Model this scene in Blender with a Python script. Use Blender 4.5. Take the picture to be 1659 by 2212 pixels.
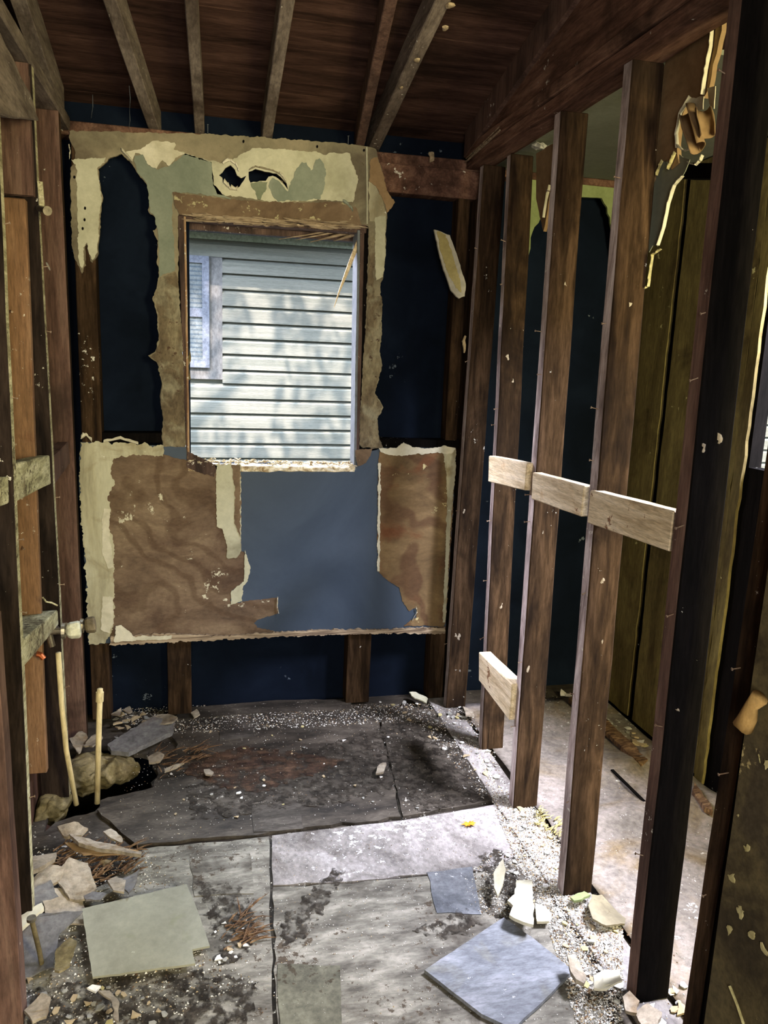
import bpy, bmesh, math, random
from mathutils import Vector, Matrix, noise
from mathutils.geometry import tessellate_polygon
R = random.Random(7)
for o in list(bpy.data.objects): bpy.data.objects.remove(o)
SC = bpy.context.scene; COL = SC.collection
# ------------------------------------------------------------------ camera
FPX = 1685.0; IW, IH = 1659.0, 2212.0
YAW, PIT, ROL = [math.radians(a) for a in (13.53, 11.32, 2.255)]
cy_, sy_, cp_, sp_ = math.cos(YAW), math.sin(YAW), math.cos(PIT), math.sin(PIT)
CF = Vector((sy_*cp_, cy_*cp_, -sp_)); CR0 = Vector((cy_, -sy_, 0)); CU0 = CR0.cross(CF)
CR = math.cos(ROL)*CR0 + math.sin(ROL)*CU0; CU = -math.sin(ROL)*CR0 + math.cos(ROL)*CU0
CO = Vector((0, 0, 1.554))
cam = bpy.data.cameras.new('camera'); camo = bpy.data.objects.new('camera', cam); COL.objects.link(camo)
cam.sensor_fit = 'VERTICAL'; cam.sensor_height = 24.0; cam.lens = 24.0*FPX/IH; cam.clip_start = .02; cam.clip_end = 200
camo.matrix_world = Matrix(((CR.x, CU.x, -CF.x, CO.x), (CR.y, CU.y, -CF.y, CO.y), (CR.z, CU.z, -CF.z, CO.z), (0, 0, 0, 1)))
SC.camera = camo
SC.view_settings.view_transform = 'Standard'; SC.view_settings.look = 'None'
SC.view_settings.gamma = 1.0; SC.view_settings.use_curve_mapping = False
SC.view_settings.exposure = 1.64
# ------------------------------------------------------------------ world, sun, daylight
def lin(c): return tuple(((v/255.0)/12.92 if v/255.0 <= .04045 else ((v/255.0+.055)/1.055)**2.4) for v in c)+(1.0,)
w = bpy.data.worlds.new('sky'); SC.world = w; w.use_nodes = True
nt = w.node_tree; nt.nodes.clear()
sk = nt.nodes.new('ShaderNodeTexSky'); sk.sky_type = 'NISHITA'; sk.sun_disc = False
sk.sun_elevation = math.radians(48); sk.sun_rotation = math.radians(170); sk.air_density = 1.3; sk.dust_density = 2.0
bg = nt.nodes.new('ShaderNodeBackground'); bg.inputs['Strength'].default_value = 0.20
wo = nt.nodes.new('ShaderNodeOutputWorld')
nt.links.new(sk.outputs[0], bg.inputs[0]); nt.links.new(bg.outputs[0], wo.inputs[0])
def area(name, loc, target, sx, sy, power, color):
    l = bpy.data.lights.new(name, 'AREA'); l.shape = 'RECTANGLE'; l.size = sx; l.size_y = sy; l.energy = power; l.color = color
    o = bpy.data.objects.new(name, l); COL.objects.link(o); o.location = loc
    o.rotation_euler = (Vector(target)-Vector(loc)).to_track_quat('-Z', 'Y').to_euler(); return o
sun = bpy.data.lights.new('sun', 'SUN'); sun.energy = 6.5; sun.angle = math.radians(.6); sun.color = (1.0, .76, .62)
suno = bpy.data.objects.new('sun', sun); COL.objects.link(suno)
SUND = Vector((.26, .72, -.92)).normalized()      # the way the sunlight travels
suno.rotation_euler = SUND.to_track_quat('-Z', 'Y').to_euler()
area('daylight_window', (0.75, 5.0, 4.3), (0.62, 2.3, 0.1), 1.8, 1.2, 200, (.74, .84, 1.0))          # sky above the gap between the houses
area('fill_partition', (-1.2, 4.6, 3.0), (1.04, 2.1, .8), 1.0, 1.0, 130, (.86, .84, 1.0))          # lamp added outside the window to brighten the partition stud edges
area('daylight_side', (2.5, 1.6, 2.75), (1.35, 1.8, 0.0), .9, .6, 190, (.80, .82, 1.0))    # sky outside the side opening
area('daylight_doorway', (-.05, -1.3, 1.6), (0.25, 3.2, 1.2), .9, 1.4, 24, (1.0, .94, .84))       # daylight in the doorway behind
area('daylight_hall', (1.5, -0.9, 1.8), (1.55, 3.0, 1.3), .5, 1.2, 48, (1.0, .88, .50))           # sunlit foliage bouncing into the side room
# ------------------------------------------------------------------ geometry of the shot
YB, XR, XL, ZT = 3.233, 1.04, -.449, 2.312
SL = .23
def ray(u, v): return CF + (u-IW/2)/FPX*CR - (v-IH/2)/FPX*CU
def P(u, v, ax, val):
    d = ray(u, v); t = (val-CO[ax])/d[ax]; return CO+t*d
def PP(u, v, n, p0):
    d = ray(u, v); n = Vector(n); t = (Vector(p0)-CO).dot(n)/d.dot(n); return CO+t*d
RN = (0, SL, 1)
def roofz(y): return 2.455 + SL*(YB-y)
# ------------------------------------------------------------------ materials
def M(name, cols, scale=8, grain=(1, 1, 1), rough=.85, stain=None, stain_amt=.5, stain_scale=2.0, speck=None, speck_amt=.1, speck_scale=40,
      bump=.25, detail=8, wave=None, metal=0.0, dist=.6, contrast=(.35, .65), seed=True, fine=5.0, fine_amt=.4, spec=.12):
    m = bpy.data.materials.new(name); m.use_nodes = True; t = m.node_tree; N = t.nodes; L = t.links
    b = N['Principled BSDF']; b.inputs['Roughness'].default_value = rough; b.inputs['Metallic'].default_value = metal
    b.inputs['Specular IOR Level'].default_value = spec
    tc = N.new('ShaderNodeTexCoord'); oi = N.new('ShaderNodeObjectInfo')
    ad = N.new('ShaderNodeVectorMath'); ad.operation = 'ADD'; L.new(tc.outputs['Object'], ad.inputs[0])
    if seed:
        mu = N.new('ShaderNodeMath'); mu.operation = 'MULTIPLY'; mu.inputs[1].default_value = 37.0; L.new(oi.outputs['Random'], mu.inputs[0]); L.new(mu.outputs[0], ad.inputs[1])
    mp = N.new('ShaderNodeMapping'); mp.inputs['Scale'].default_value = grain; L.new(ad.outputs[0], mp.inputs['Vector'])
    n1 = N.new('ShaderNodeTexNoise'); n1.inputs['Scale'].default_value = scale; n1.inputs['Detail'].default_value = detail
    n1.inputs['Roughness'].default_value = .62; n1.inputs['Distortion'].default_value = dist; L.new(mp.outputs[0], n1.inputs['Vector'])
    cr = N.new('ShaderNodeValToRGB'); L.new(n1.outputs['Fac'], cr.inputs[0])
    e = cr.color_ramp.elements; e[0].position = contrast[0]; e[1].position = contrast[1]; e[0].color = lin(cols[0]); e[1].color = lin(cols[-1])
    for i, c in enumerate(cols[1:-1]):
        x = e.new(contrast[0]+(contrast[1]-contrast[0])*(i+1)/(len(cols)-1)); x.color = lin(c)
    out = cr.outputs[0]
    def mix(fac, a, col):
        mx = N.new('ShaderNodeMix'); mx.data_type = 'RGBA'; L.new(fac, mx.inputs[0]); L.new(a, mx.inputs[6])
        if isinstance(col, tuple): mx.inputs[7].default_value = lin(col)
        else: L.new(col, mx.inputs[7])
        return mx.outputs[2]
    if wave:
        wv = N.new('ShaderNodeTexWave'); wv.inputs['Scale'].default_value = wave[1]; wv.inputs['Distortion'].default_value = wave[2]
        wv.inputs['Detail'].default_value = 3; wv.bands_direction = wave[3] if len(wave) > 3 else 'Z'; L.new(ad.outputs[0], wv.inputs['Vector'])
        r = N.new('ShaderNodeMapRange'); r.inputs[1].default_value = .55; r.inputs[2].default_value = .9; r.inputs[4].default_value = wave[4] if len(wave) > 4 else .4; L.new(wv.outputs['Fac'], r.inputs[0])
        out = mix(r.outputs[0], out, wave[0])
    if stain:
        n2 = N.new('ShaderNodeTexNoise'); n2.inputs['Scale'].default_value = stain_scale; n2.inputs['Detail'].default_value = 6; n2.inputs['Distortion'].default_value = .8
        n2.inputs['Roughness'].default_value = .6
        L.new(ad.outputs[0], n2.inputs['Vector'])
        r = N.new('ShaderNodeMapRange'); r.inputs[1].default_value = .62-.25*stain_amt; r.inputs[2].default_value = .78-.25*stain_amt; r.inputs[4].default_value = .85; L.new(n2.outputs['Fac'], r.inputs[0])
        out = mix(r.outputs[0], out, stain)
    if speck:
        n3 = N.new('ShaderNodeTexNoise'); n3.inputs['Scale'].default_value = speck_scale; n3.inputs['Detail'].default_value = 5; n3.inputs['Roughness'].default_value = .7
        L.new(ad.outputs[0], n3.inputs['Vector'])
        n4 = N.new('ShaderNodeTexNoise'); n4.inputs['Scale'].default_value = 3.1; L.new(ad.outputs[0], n4.inputs['Vector'])
        am = N.new('ShaderNodeMath'); am.operation = 'MULTIPLY_ADD'; am.inputs[1].default_value = .45; L.new(n4.outputs['Fac'], am.inputs[0]); L.new(n3.outputs['Fac'], am.inputs[2])
        r = N.new('ShaderNodeMapRange'); r.inputs[1].default_value = .94-.4*speck_amt; r.inputs[2].default_value = .97-.4*speck_amt; r.inputs[4].default_value = .9; L.new(am.outputs[0], r.inputs[0])
        out = mix(r.outputs[0], out, speck)
    mp2 = N.new('ShaderNodeMapping'); mp2.inputs['Scale'].default_value = [g*fine for g in grain]; L.new(ad.outputs[0], mp2.inputs['Vector'])
    n5 = N.new('ShaderNodeTexNoise'); n5.inputs['Scale'].default_value = 10; n5.inputs['Detail'].default_value = 9; n5.inputs['Roughness'].default_value = .72; L.new(mp2.outputs[0], n5.inputs['Vector'])
    r5 = N.new('ShaderNodeMapRange'); r5.inputs[1].default_value = .32; r5.inputs[2].default_value = .68; r5.inputs[3].default_value = 1-fine_amt; r5.inputs[4].default_value = 1+fine_amt*.8; L.new(n5.outputs['Fac'], r5.inputs[0])
    vm = N.new('ShaderNodeVectorMath'); vm.operation = 'SCALE'; L.new(out, vm.inputs[0]); L.new(r5.outputs[0], vm.inputs['Scale']); out = vm.outputs[0]
    L.new(out, b.inputs['Base Color'])
    if bump:
        bp = N.new('ShaderNodeBump'); bp.inputs['Strength'].default_value = bump; bp.inputs['Distance'].default_value = .004
        L.new(n5.outputs['Fac'], bp.inputs['Height']); L.new(bp.outputs[0], b.inputs['Normal'])
    return m
plas = (205, 200, 185)
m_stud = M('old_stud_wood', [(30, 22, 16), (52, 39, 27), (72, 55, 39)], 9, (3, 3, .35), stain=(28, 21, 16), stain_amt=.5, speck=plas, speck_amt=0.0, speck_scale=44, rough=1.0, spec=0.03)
m_studg = M('plastered_lit_stud_edge', [(120, 106, 102), (168, 152, 146), (200, 188, 184)], 11, (3, 3, .4), stain=(84, 70, 62), stain_amt=.4, speck=plas, speck_amt=0.12, speck_scale=40)  # plaster residue plus window light painted into the room-side faces
m_studd = M('shade_black_stud_wood', [(9, 8, 7), (13, 11, 10), (19, 16, 14)], 9, (3, 3, .35), stain=(14, 12, 11), stain_amt=.6, speck=plas, speck_amt=-0.06, speck_scale=44, spec=0.03, rough=1.0)  # near-black tone with shade painted in, for faces turned from the light
m_red = M('reddish_stud_wood', [(66, 48, 40), (90, 68, 58), (104, 82, 70)], 7, (3, 3, .3), stain=(54, 41, 35), stain_amt=.4, speck=plas, speck_amt=.0)
m_beam = M('dark_beam_wood', [(66, 47, 38), (96, 70, 57), (120, 92, 76)], 7, (2.5, .35, 2.5), stain=(46, 34, 28), stain_amt=.5, speck=plas, speck_amt=.04, speck_scale=30, spec=0.03, rough=1.0)
m_raft = M('grey_rafter_wood', [(86, 76, 67), (116, 104, 92), (134, 121, 108)], 8, (3, .4, 3), stain=(60, 48, 39), stain_amt=.4, speck=plas, speck_amt=.06, speck_scale=36)
m_roof = M('roof_board_wood', [(40, 28, 23), (62, 44, 36), (82, 60, 50)], 4, (.4, 4, 4), stain=(26, 19, 16), stain_amt=.6, stain_scale=1.4, bump=.3, spec=0.03, rough=1.0)
m_pine = M('new_pine', [(176, 156, 122), (204, 186, 152), (220, 204, 174)], 8, (3, .5, 5), rough=.6, stain=(176, 138, 92), stain_amt=.05, stain_scale=9, speck=(110, 70, 42), speck_amt=.13, speck_scale=17)
m_oldblk = M('pale_block_wood', [(128, 122, 92), (170, 164, 128), (196, 190, 156)], 9, (3, .6, 4), stain=(110, 98, 74), stain_amt=.4, stain_scale=6, speck=(70, 60, 42), speck_amt=.3, speck_scale=60)
m_orange = M('orange_wood', [(104, 78, 54), (122, 92, 66), (134, 104, 78)], 4, (3, 3, .35), rough=.65, stain=(92, 58, 38), stain_amt=.1, stain_scale=5, speck=plas, speck_amt=.1)
m_tar = M('tar_paper', [(11, 16, 24), (14, 20, 30), (18, 25, 36)], 3, rough=1.0, speck=(90, 98, 106), speck_amt=-0.03, speck_scale=18, bump=.1, fine_amt=0.1, spec=0.03)
m_tan = M('tan_drywall', [(98, 91, 74), (122, 114, 92), (136, 126, 102)], 5, stain=(84, 74, 60), stain_amt=.4, stain_scale=3, speck=(84, 72, 54), speck_amt=.15, bump=.15, fine_amt=0.12)
m_cream = M('cream_paint', [(156, 154, 128), (174, 171, 146), (182, 179, 154)], 4, stain=(122, 118, 96), stain_amt=.3, bump=.12, fine_amt=0.12)
m_paper = M('torn_paper', [(172, 166, 142), (192, 186, 162), (202, 196, 174)], 9, stain=(150, 140, 108), stain_amt=.3, bump=.2, fine_amt=0.12)
m_grey = M('grey_green_paint', [(110, 117, 102), (122, 128, 112), (130, 135, 118)], 3, bump=.1, fine_amt=0.12)
m_grey2 = M('dark_grey_green_paint', [(104, 110, 88), (114, 120, 98), (122, 126, 104)], 3, bump=.1, fine_amt=0.12)
m_brown = M('brown_trim_paint', [(84, 68, 52), (106, 88, 68), (120, 102, 80)], 5, stain=(70, 56, 44), stain_amt=.35, stain_scale=4, speck=(160, 152, 116), speck_amt=.2, speck_scale=20, fine_amt=0.12)
m_smear = M('smeared_brown_strip', [(78, 67, 52), (100, 88, 68), (122, 112, 88)], 6, (1.5, 1, .8), stain=(132, 126, 104), stain_amt=.5, stain_scale=9, speck=(70, 52, 40), speck_amt=.2, speck_scale=26)
m_kraft = M('kraft_paper', [(112, 90, 62), (130, 106, 76), (142, 118, 86)], 5, bump=.1, fine_amt=0.12)
m_panel = M('brown_gypsum_paper', [(76, 62, 49), (106, 88, 70), (128, 110, 88)], 5, (.8, 1, 1.6), wave=((76, 58, 42), 3.4, 14.0, 'DIAGONAL', .5), stain=(76, 58, 46), stain_amt=.4, stain_scale=4, speck=(196, 190, 164), speck_amt=0.08, speck_scale=22, fine_amt=0.22, contrast=(0.3, 0.7))
m_panel2 = M('glue_streaked_paper', [(80, 64, 44), (108, 88, 60), (130, 108, 76)], 5, (.8, 1, 1.6), wave=((78, 54, 38), 2.6, 16.0, 'DIAGONAL', .65), stain=(104, 66, 42), stain_amt=.4, stain_scale=5, speck=(190, 178, 130), speck_amt=0.05, speck_scale=22, fine_amt=0.15, contrast=(0.3, 0.7))
m_blue = M('slate_blue_board', [(52, 62, 74), (58, 68, 80), (64, 74, 86)], 2, rough=.45, bump=.02, fine_amt=0.03)
m_strip = M('pale_wall_strip', [(134, 128, 104), (166, 160, 132), (178, 174, 148)], 4, (2, 1, .5), stain=(122, 108, 76), stain_amt=.4, stain_scale=5, speck=(216, 214, 196), speck_amt=0.08, speck_scale=14, fine_amt=0.12)
m_splint = M('splintered_wood', [(84, 70, 58), (140, 122, 98), (172, 156, 130)], 16, (.3, 3, 5), dist=1.5)
m_sill = M('crumbled_sill', [(120, 92, 52), (196, 182, 150), (226, 220, 206)], 40, (1, 1, 1), bump=.8)
m_frame = M('window_frame_wood', [(50, 40, 36), (72, 57, 50), (90, 72, 63)], 7, (3, 3, .4), speck=plas, speck_amt=.15)
m_frameb = M('bare_frame_edge', [(120, 92, 70), (150, 118, 88), (170, 150, 120)], 7, (3, 3, .4), speck=plas, speck_amt=.3)
m_floor = M('stained_shaded_subfloor', [(38, 34, 29), (62, 56, 48), (84, 77, 67)], 5, (1, 2.5, 1), stain=(30, 26, 22), stain_amt=.45, stain_scale=2.2, speck=(176, 170, 156), speck_amt=.1, speck_scale=46, rough=.7, bump=.4, dist=0.2)  # water-stained, with the shade below the window painted into the dark tone
m_ply = M('dusty_plywood', [(78, 74, 66), (110, 106, 95), (140, 135, 122)], 10, (.8, 2.2, 1), stain=(60, 54, 46), stain_amt=.42, stain_scale=4.5, speck=(64, 54, 42), speck_amt=.22, speck_scale=40, bump=.35, fine_amt=0.3, dist=0.2)
m_plyw = M('chalky_plywood', [(100, 95, 90), (132, 126, 120), (156, 150, 145)], 4, (1.4, 1, 1), stain=(78, 71, 64), stain_amt=.4, stain_scale=5, speck=(206, 204, 200), speck_amt=.16, speck_scale=44, bump=.3, dist=0.2)
m_rot = M('rotten_red_wood', [(44, 32, 26), (70, 52, 40), (96, 74, 56)], 16, (.6, 3, 1), bump=.9)
m_dirty = M('dirty_plywood', [(40, 35, 29), (58, 52, 44), (84, 78, 68)], 22, stain=(38, 34, 28), stain_amt=.5, stain_scale=14, bump=.8)
m_yellowed = M('yellowed_paper', [(150, 138, 84), (172, 158, 100), (184, 170, 112)], 5, stain=(120, 108, 66), stain_amt=.25, fine_amt=.15)
m_dkbrown = M('dark_brown_stud', [(22, 18, 16), (36, 29, 25), (48, 39, 33)], 9, (3, 3, .35), spec=.03, speck=plas, speck_amt=-.02)
m_floor2 = M('faded_subfloor', [(48, 44, 38), (66, 61, 54), (82, 76, 68)], 6, (1, 2.5, 1), stain=(38, 33, 28), stain_amt=.4, bump=.3)
m_tile = M('grey_green_tile', [(120, 118, 102), (132, 131, 114), (142, 140, 122)], 4, stain=(122, 122, 98), stain_amt=.2, stain_scale=9, speck=(190, 190, 170), speck_amt=.06, rough=.6, bump=.08, fine_amt=0.12)
m_slate = M('grey_square_panel', [(96, 98, 101), (112, 114, 117), (126, 127, 130)], 5, (.7, 2, 1), stain=(100, 98, 88), stain_amt=.35, stain_scale=7, speck=(210, 210, 208), speck_amt=.12, speck_scale=24, rough=.6, dist=0.2)
m_vinyl = M('blue_grey_vinyl', [(74, 76, 79), (88, 90, 92), (102, 103, 105)], 6, stain=(92, 90, 84), stain_amt=.3, speck=(198, 198, 194), speck_amt=.2, bump=.15)
m_vgreen = M('green_grey_vinyl', [(76, 74, 62), (90, 88, 74), (104, 102, 86)], 6, stain=(86, 78, 56), stain_amt=.35, speck=(60, 52, 40), speck_amt=.2, bump=.15)
m_hall = M('side_room_sheet', [(100, 94, 86), (128, 120, 112), (148, 138, 132)], 3, (1, 1, 1), stain=(112, 96, 70), stain_amt=.4, stain_scale=3.5, speck=(214, 212, 206), speck_amt=.14, speck_scale=30, bump=.15)
m_dust = M('white_dust', [(66, 62, 57), (120, 118, 114), (160, 160, 160)], 60, stain=(60, 54, 46), stain_amt=.3, stain_scale=30, bump=0.9)
m_chips = [M('plaster_chip_white', [(196, 192, 180), (222, 220, 212)], 20, bump=.5), M('plaster_chip_tan', [(150, 132, 102), (182, 164, 130)], 20, bump=.5),
           M('plaster_chip_grey', [(126, 124, 114), (166, 164, 154)], 20, bump=.5), M('plaster_chip_yellow', [(156, 146, 96), (190, 180, 132)], 20, bump=.5)]
m_debris = M('gypsum_debris', [(116, 106, 90), (140, 129, 111), (158, 148, 130)], 8, stain=(110, 92, 68), stain_amt=.35, stain_scale=12)
m_debris2 = M('rotten_fibre', [(66, 48, 34), (100, 76, 54), (136, 110, 80)], 22, (1, 3, 1), bump=.8)
m_olive = M('olive_board', [(72, 62, 36), (102, 91, 54), (124, 112, 68)], 3, (2, 2, .4), stain=(64, 52, 32), stain_amt=.45, stain_scale=3, speck=(190, 184, 130), speck_amt=0.0, speck_scale=22)
m_olive2 = M('dirty_olive_board', [(58, 50, 34), (88, 78, 52), (102, 92, 62)], 4, stain=(60, 52, 40), stain_amt=.5, stain_scale=4, speck=(176, 160, 110), speck_amt=0.02, speck_scale=16)
m_green = M('lime_drywall', [(110, 120, 78), (124, 134, 90), (134, 144, 100)], 3, bump=.05, fine_amt=0.12)
m_ceil = M('pale_side_ceiling', [(112, 114, 98), (122, 125, 108)], 2, bump=.03, fine_amt=0.12)
m_pvc = M('aged_pipe', [(176, 158, 112), (202, 186, 140)], 6, (2, 2, .3), rough=.45, stain=(132, 108, 66), stain_amt=.3, stain_scale=8)
m_metal = M('dull_metal', [(120, 112, 96), (160, 152, 134)], 12, rough=.35, metal=.9)
m_rust = M('rusty_nail', [(110, 84, 64), (170, 150, 128)], 30, rough=.6, metal=.4)
m_knob = M('clouded_plastic', [(170, 168, 140), (206, 204, 182)], 10, rough=.25)
m_knob2 = M('dark_clouded_plastic', [(96, 86, 66), (124, 112, 90)], 10, rough=.3)
m_insul = M('fibre_insulation', [(78, 70, 46), (110, 99, 68), (134, 122, 92)], 14, stain=(74, 62, 38), stain_amt=.4, stain_scale=9, bump=1.0)
m_leaf = M('orange_leaf', [(190, 110, 20), (214, 140, 40)], 20, rough=.5)
m_copper = M('copper', [(176, 96, 56), (206, 124, 80)], 10, rough=.3, metal=.8)
m_dirt = M('crawlspace_dirt', [(20, 17, 13), (34, 28, 22)], 8)
m_plank = M('grey_plank', [(76, 74, 72), (100, 98, 96), (114, 112, 109)], 6, (1, 1, 1), stain=(84, 72, 62), stain_amt=.3, stain_scale=6)
# outside
m_side = M('siding_paint', [(98, 106, 102), (107, 114, 110), (115, 122, 118)], 3, (.35, 3, 14), rough=.6, bump=.6, seed=False)
m_frieze = M('green_frieze', [(116, 134, 122), (124, 140, 130)], 3, rough=.6)
m_soffit = M('soffit', [(70, 78, 90), (80, 88, 100)], 3)
m_wtrim = M('white_trim', [(88, 93, 96), (102, 106, 108)], 3, (1, 1, .5), rough=.55, seed=False)
m_vin = M('vinyl_sash', [(92, 102, 118), (102, 112, 126)], 3, rough=.4)
m_grass = M('ground_outside', [(104, 100, 90), (130, 126, 114)], 4)
m_lv = M('tree_leaf', [(70, 92, 34), (98, 120, 50)], 3); m_bark = M('bark', [(66, 54, 42), (92, 76, 60)], 9, (3, 3, .4))
m_gl = bpy.data.materials.new('pane_glass'); m_gl.use_nodes = True
_b = m_gl.node_tree.nodes['Principled BSDF']; _b.inputs['Base Color'].default_value = (.42, .48, .5, 1); _b.inputs['Roughness'].default_value = .08; _b.inputs['Specular IOR Level'].default_value = .9
m_blind = M('blind_slats', [(80, 92, 98), (104, 114, 118)], 2, wave=((62, 78, 92), 10.0, .4, 'Z', .8), rough=.3)
m_yel = M('sunlit_reflection_board', [(176, 178, 110), (196, 196, 130)], 3)
def patchy(m, sc, lo, hi):
    t = m.node_tree; N = t.nodes; L = t.links; b = N['Principled BSDF']; tc = N.new('ShaderNodeTexCoord')
    n = N.new('ShaderNodeTexNoise'); n.inputs['Scale'].default_value = sc; n.inputs['Detail'].default_value = 9; n.inputs['Roughness'].default_value = .7; L.new(tc.outputs['Object'], n.inputs['Vector'])
    r = N.new('ShaderNodeMapRange'); r.inputs[1].default_value = lo; r.inputs[2].default_value = hi; L.new(n.outputs['Fac'], r.inputs[0]); L.new(r.outputs[0], b.inputs['Alpha'])
patchy(m_dirty, 24, .46, .60); patchy(m_rot, 16, .42, .60)
# ------------------------------------------------------------------ builders
def finish(name, bm, mat, parent=None, smooth=False):
    bmesh.ops.recalc_face_normals(bm, faces=bm.faces)
    base = None
    if parent is None:
        xs = [v.co.x for v in bm.verts]; ys = [v.co.y for v in bm.verts]; zs = [v.co.z for v in bm.verts]
        base = Vector(((min(xs)+max(xs))/2, (min(ys)+max(ys))/2, min(zs)))
    else:
        base = world_loc(parent)
    bmesh.ops.translate(bm, verts=bm.verts, vec=-base)
    me = bpy.data.meshes.new(name); bm.to_mesh(me); bm.free()
    for mm in (mat if isinstance(mat, (list, tuple)) else [mat]): me.materials.append(mm)
    if smooth:
        for p in me.polygons: p.use_smooth = True
    o = bpy.data.objects.new(name, me); COL.objects.link(o)
    if parent is None: o.location = base
    else: o.parent = parent
    return o
def world_loc(o):
    l = Vector(o.location)
    while o.parent: o = o.parent; l += Vector(o.location)
    return l
def tag(o, label, cat, group=None, kind=None):
    o['label'] = label; o['category'] = cat
    if group: o['group'] = group
    if kind: o['kind'] = kind
    return o
def thing(name, loc, label, cat, group=None):
    o = bpy.data.objects.new(name, None); COL.objects.link(o); o.location = loc; o.empty_display_size = .05
    return tag(o, label, cat, group)
def struct(o): o['kind'] = 'structure'; return o
def hexa(bm, a, b, mi=0):
    """a: four bottom points, b: four top points in the same order"""
    va = [bm.verts.new(p) for p in a]; vb = [bm.verts.new(p) for p in b]
    fs = [bm.faces.new(va[::-1]), bm.faces.new(vb)]
    for i in range(4): fs.append(bm.faces.new((va[i], va[(i+1) % 4], vb[(i+1) % 4], vb[i])))
    for f in fs: f.material_index = mi
    return fs
def box(bm, x0, x1, y0, y1, z0, z1, mi=0):
    return hexa(bm, [(x0, y0, z0), (x1, y0, z0), (x1, y1, z0), (x0, y1, z0)], [(x0, y0, z1), (x1, y0, z1), (x1, y1, z1), (x0, y1, z1)], mi)
def rough_bm(bm, cuts, amp, sc=9.0, seed=0.0, bev=.003):
    if bev: bmesh.ops.bevel(bm, geom=list(bm.edges), offset=bev, segments=1, affect='EDGES')
    es = [e for e in bm.edges if e.calc_length() > .08]
    if cuts: bmesh.ops.subdivide_edges(bm, edges=es, cuts=cuts, use_grid_fill=True)
    for v in bm.verts:
        p = v.co*sc+Vector((seed, seed, seed)); v.co += Vector((noise.noise(p), noise.noise(p+Vector((9, 0, 0))), noise.noise(p+Vector((0, 9, 0)))))*amp
def jag(pts, step=.02, amp=.004, seed=1):
    rr = random.Random(seed); out = []
    n = len(pts)
    for i in range(n):
        a, b = Vector(pts[i]), Vector(pts[(i+1) % n]); L = (b-a).length; k = max(1, int(L/step)); d = (b-a)
        if L < 1e-9: continue
        nrm = Vector((-d.y, d.x)).normalized()
        for j in range(k):
            p = a+d*(j/k)
            if j:
                q = Vector((p.x*38+seed*3.7, p.y*38, seed)); q2 = Vector((p.x*120, p.y*120+seed, 1))
                p += nrm*(rr.uniform(-amp, amp)*.6+noise.noise(q)*amp*2.2+noise.noise(q2)*amp*1.0)
            out.append(p)
    return out
AX = {1: (0, 2), 0: (1, 2), 2: (0, 1)}
def prism(bm, pts2, ax, val, th, holes=(), mi=0):
    """pts2: outline in the plane's two coordinates; th: signed thickness along the plane's axis"""
    a, b = AX[ax]
    def mk(p, d):
        v = [0, 0, 0]; v[a] = p[0]; v[b] = p[1]; v[ax] = val+d; return Vector(v)
    loops = [list(pts2)]+[list(h) for h in holes]
    flat = [Vector((p[0], p[1], 0)) for l in loops for p in l]
    tris = tessellate_polygon([[Vector((p[0], p[1], 0)) for p in l] for l in loops])
    f0 = [bm.verts.new(mk(p, 0)) for p in flat]; f1 = [bm.verts.new(mk(p, th)) for p in flat]
    fs = []
    for t in tris:
        try: fs.append(bm.faces.new([f0[i] for i in t])); fs.append(bm.faces.new([f1[i] for i in t]))
        except ValueError: pass
    k = 0
    for l in loops:
        n = len(l)
        for i in range(n):
            i0, i1 = k+i, k+(i+1) % n
            try: fs.append(bm.faces.new((f0[i0], f0[i1], f1[i1], f1[i0])))
            except ValueError: pass
        k += n
    for f in fs: f.material_index = mi
def trace(pix, ax, val):
    a, b = AX[ax]; r = []
    for u, v in pix:
        p = P(u, v, ax, val); r.append((p[a], p[b]))
    return r
def sheet(name, pix, ax, val, th, mat, parent=None, holes=(), step=.018, amp=.003, seed=1):
    bm = bmesh.new(); prism(bm, jag(trace(pix, ax, val), step, amp, seed), ax, val, th, [jag(trace(h, ax, val), .012, .003, seed+9) for h in holes])
    return finish(name, bm, mat, parent)
def tube(bm, pts, r, n=10, cap=True, mi=0):
    pts = [Vector(p) for p in pts]; rs = r if isinstance(r, (list, tuple)) else [r]*len(pts); rings = []
    for i, p in enumerate(pts):
        d = (pts[min(i+1, len(pts)-1)]-pts[max(i-1, 0)]).normalized()
        a = d.orthogonal().normalized() if i == 0 else (a-d*a.dot(d)).normalized()
        b = d.cross(a)
        rings.append([bm.verts.new(p+rs[i]*(math.cos(2*math.pi*k/n)*a+math.sin(2*math.pi*k/n)*b)) for k in range(n)])
    for i in range(len(rings)-1):
        for k in range(n): bm.faces.new((rings[i][k], rings[i][(k+1) % n], rings[i+1][(k+1) % n], rings[i+1][k])).material_index = mi
    if cap: bm.faces.new(rings[0][::-1]); bm.faces.new(rings[-1])
# ------------------------------------------------------------------ the setting
FR = 3.36
# back wall: tar paper sheathing with the window hole
wl, wr, wb, wt = -.066, .650, 1.085, 2.045
bm = bmesh.new(); prism(bm, [(-.8, -.5), (2.1, -.5), (2.1, 2.55), (-.8, 2.55)], 1, YB+.092, .03, [[(wl, wb), (wr, wb), (wr, wt), (wl, wt)]])
struct(finish('wall_back', bm, m_tar))
# left wall: boarding behind the studs
bm = bmesh.new(); box(bm, -.58, -.55, -1.3, YB+.09, -.5, 3.5); struct(finish('wall_left', bm, M('left_wall_boarding', [(62, 42, 34), (88, 62, 50), (98, 72, 58)], 5, (3, 3, .4), stain=(40, 30, 26), stain_amt=.5))) 
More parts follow.
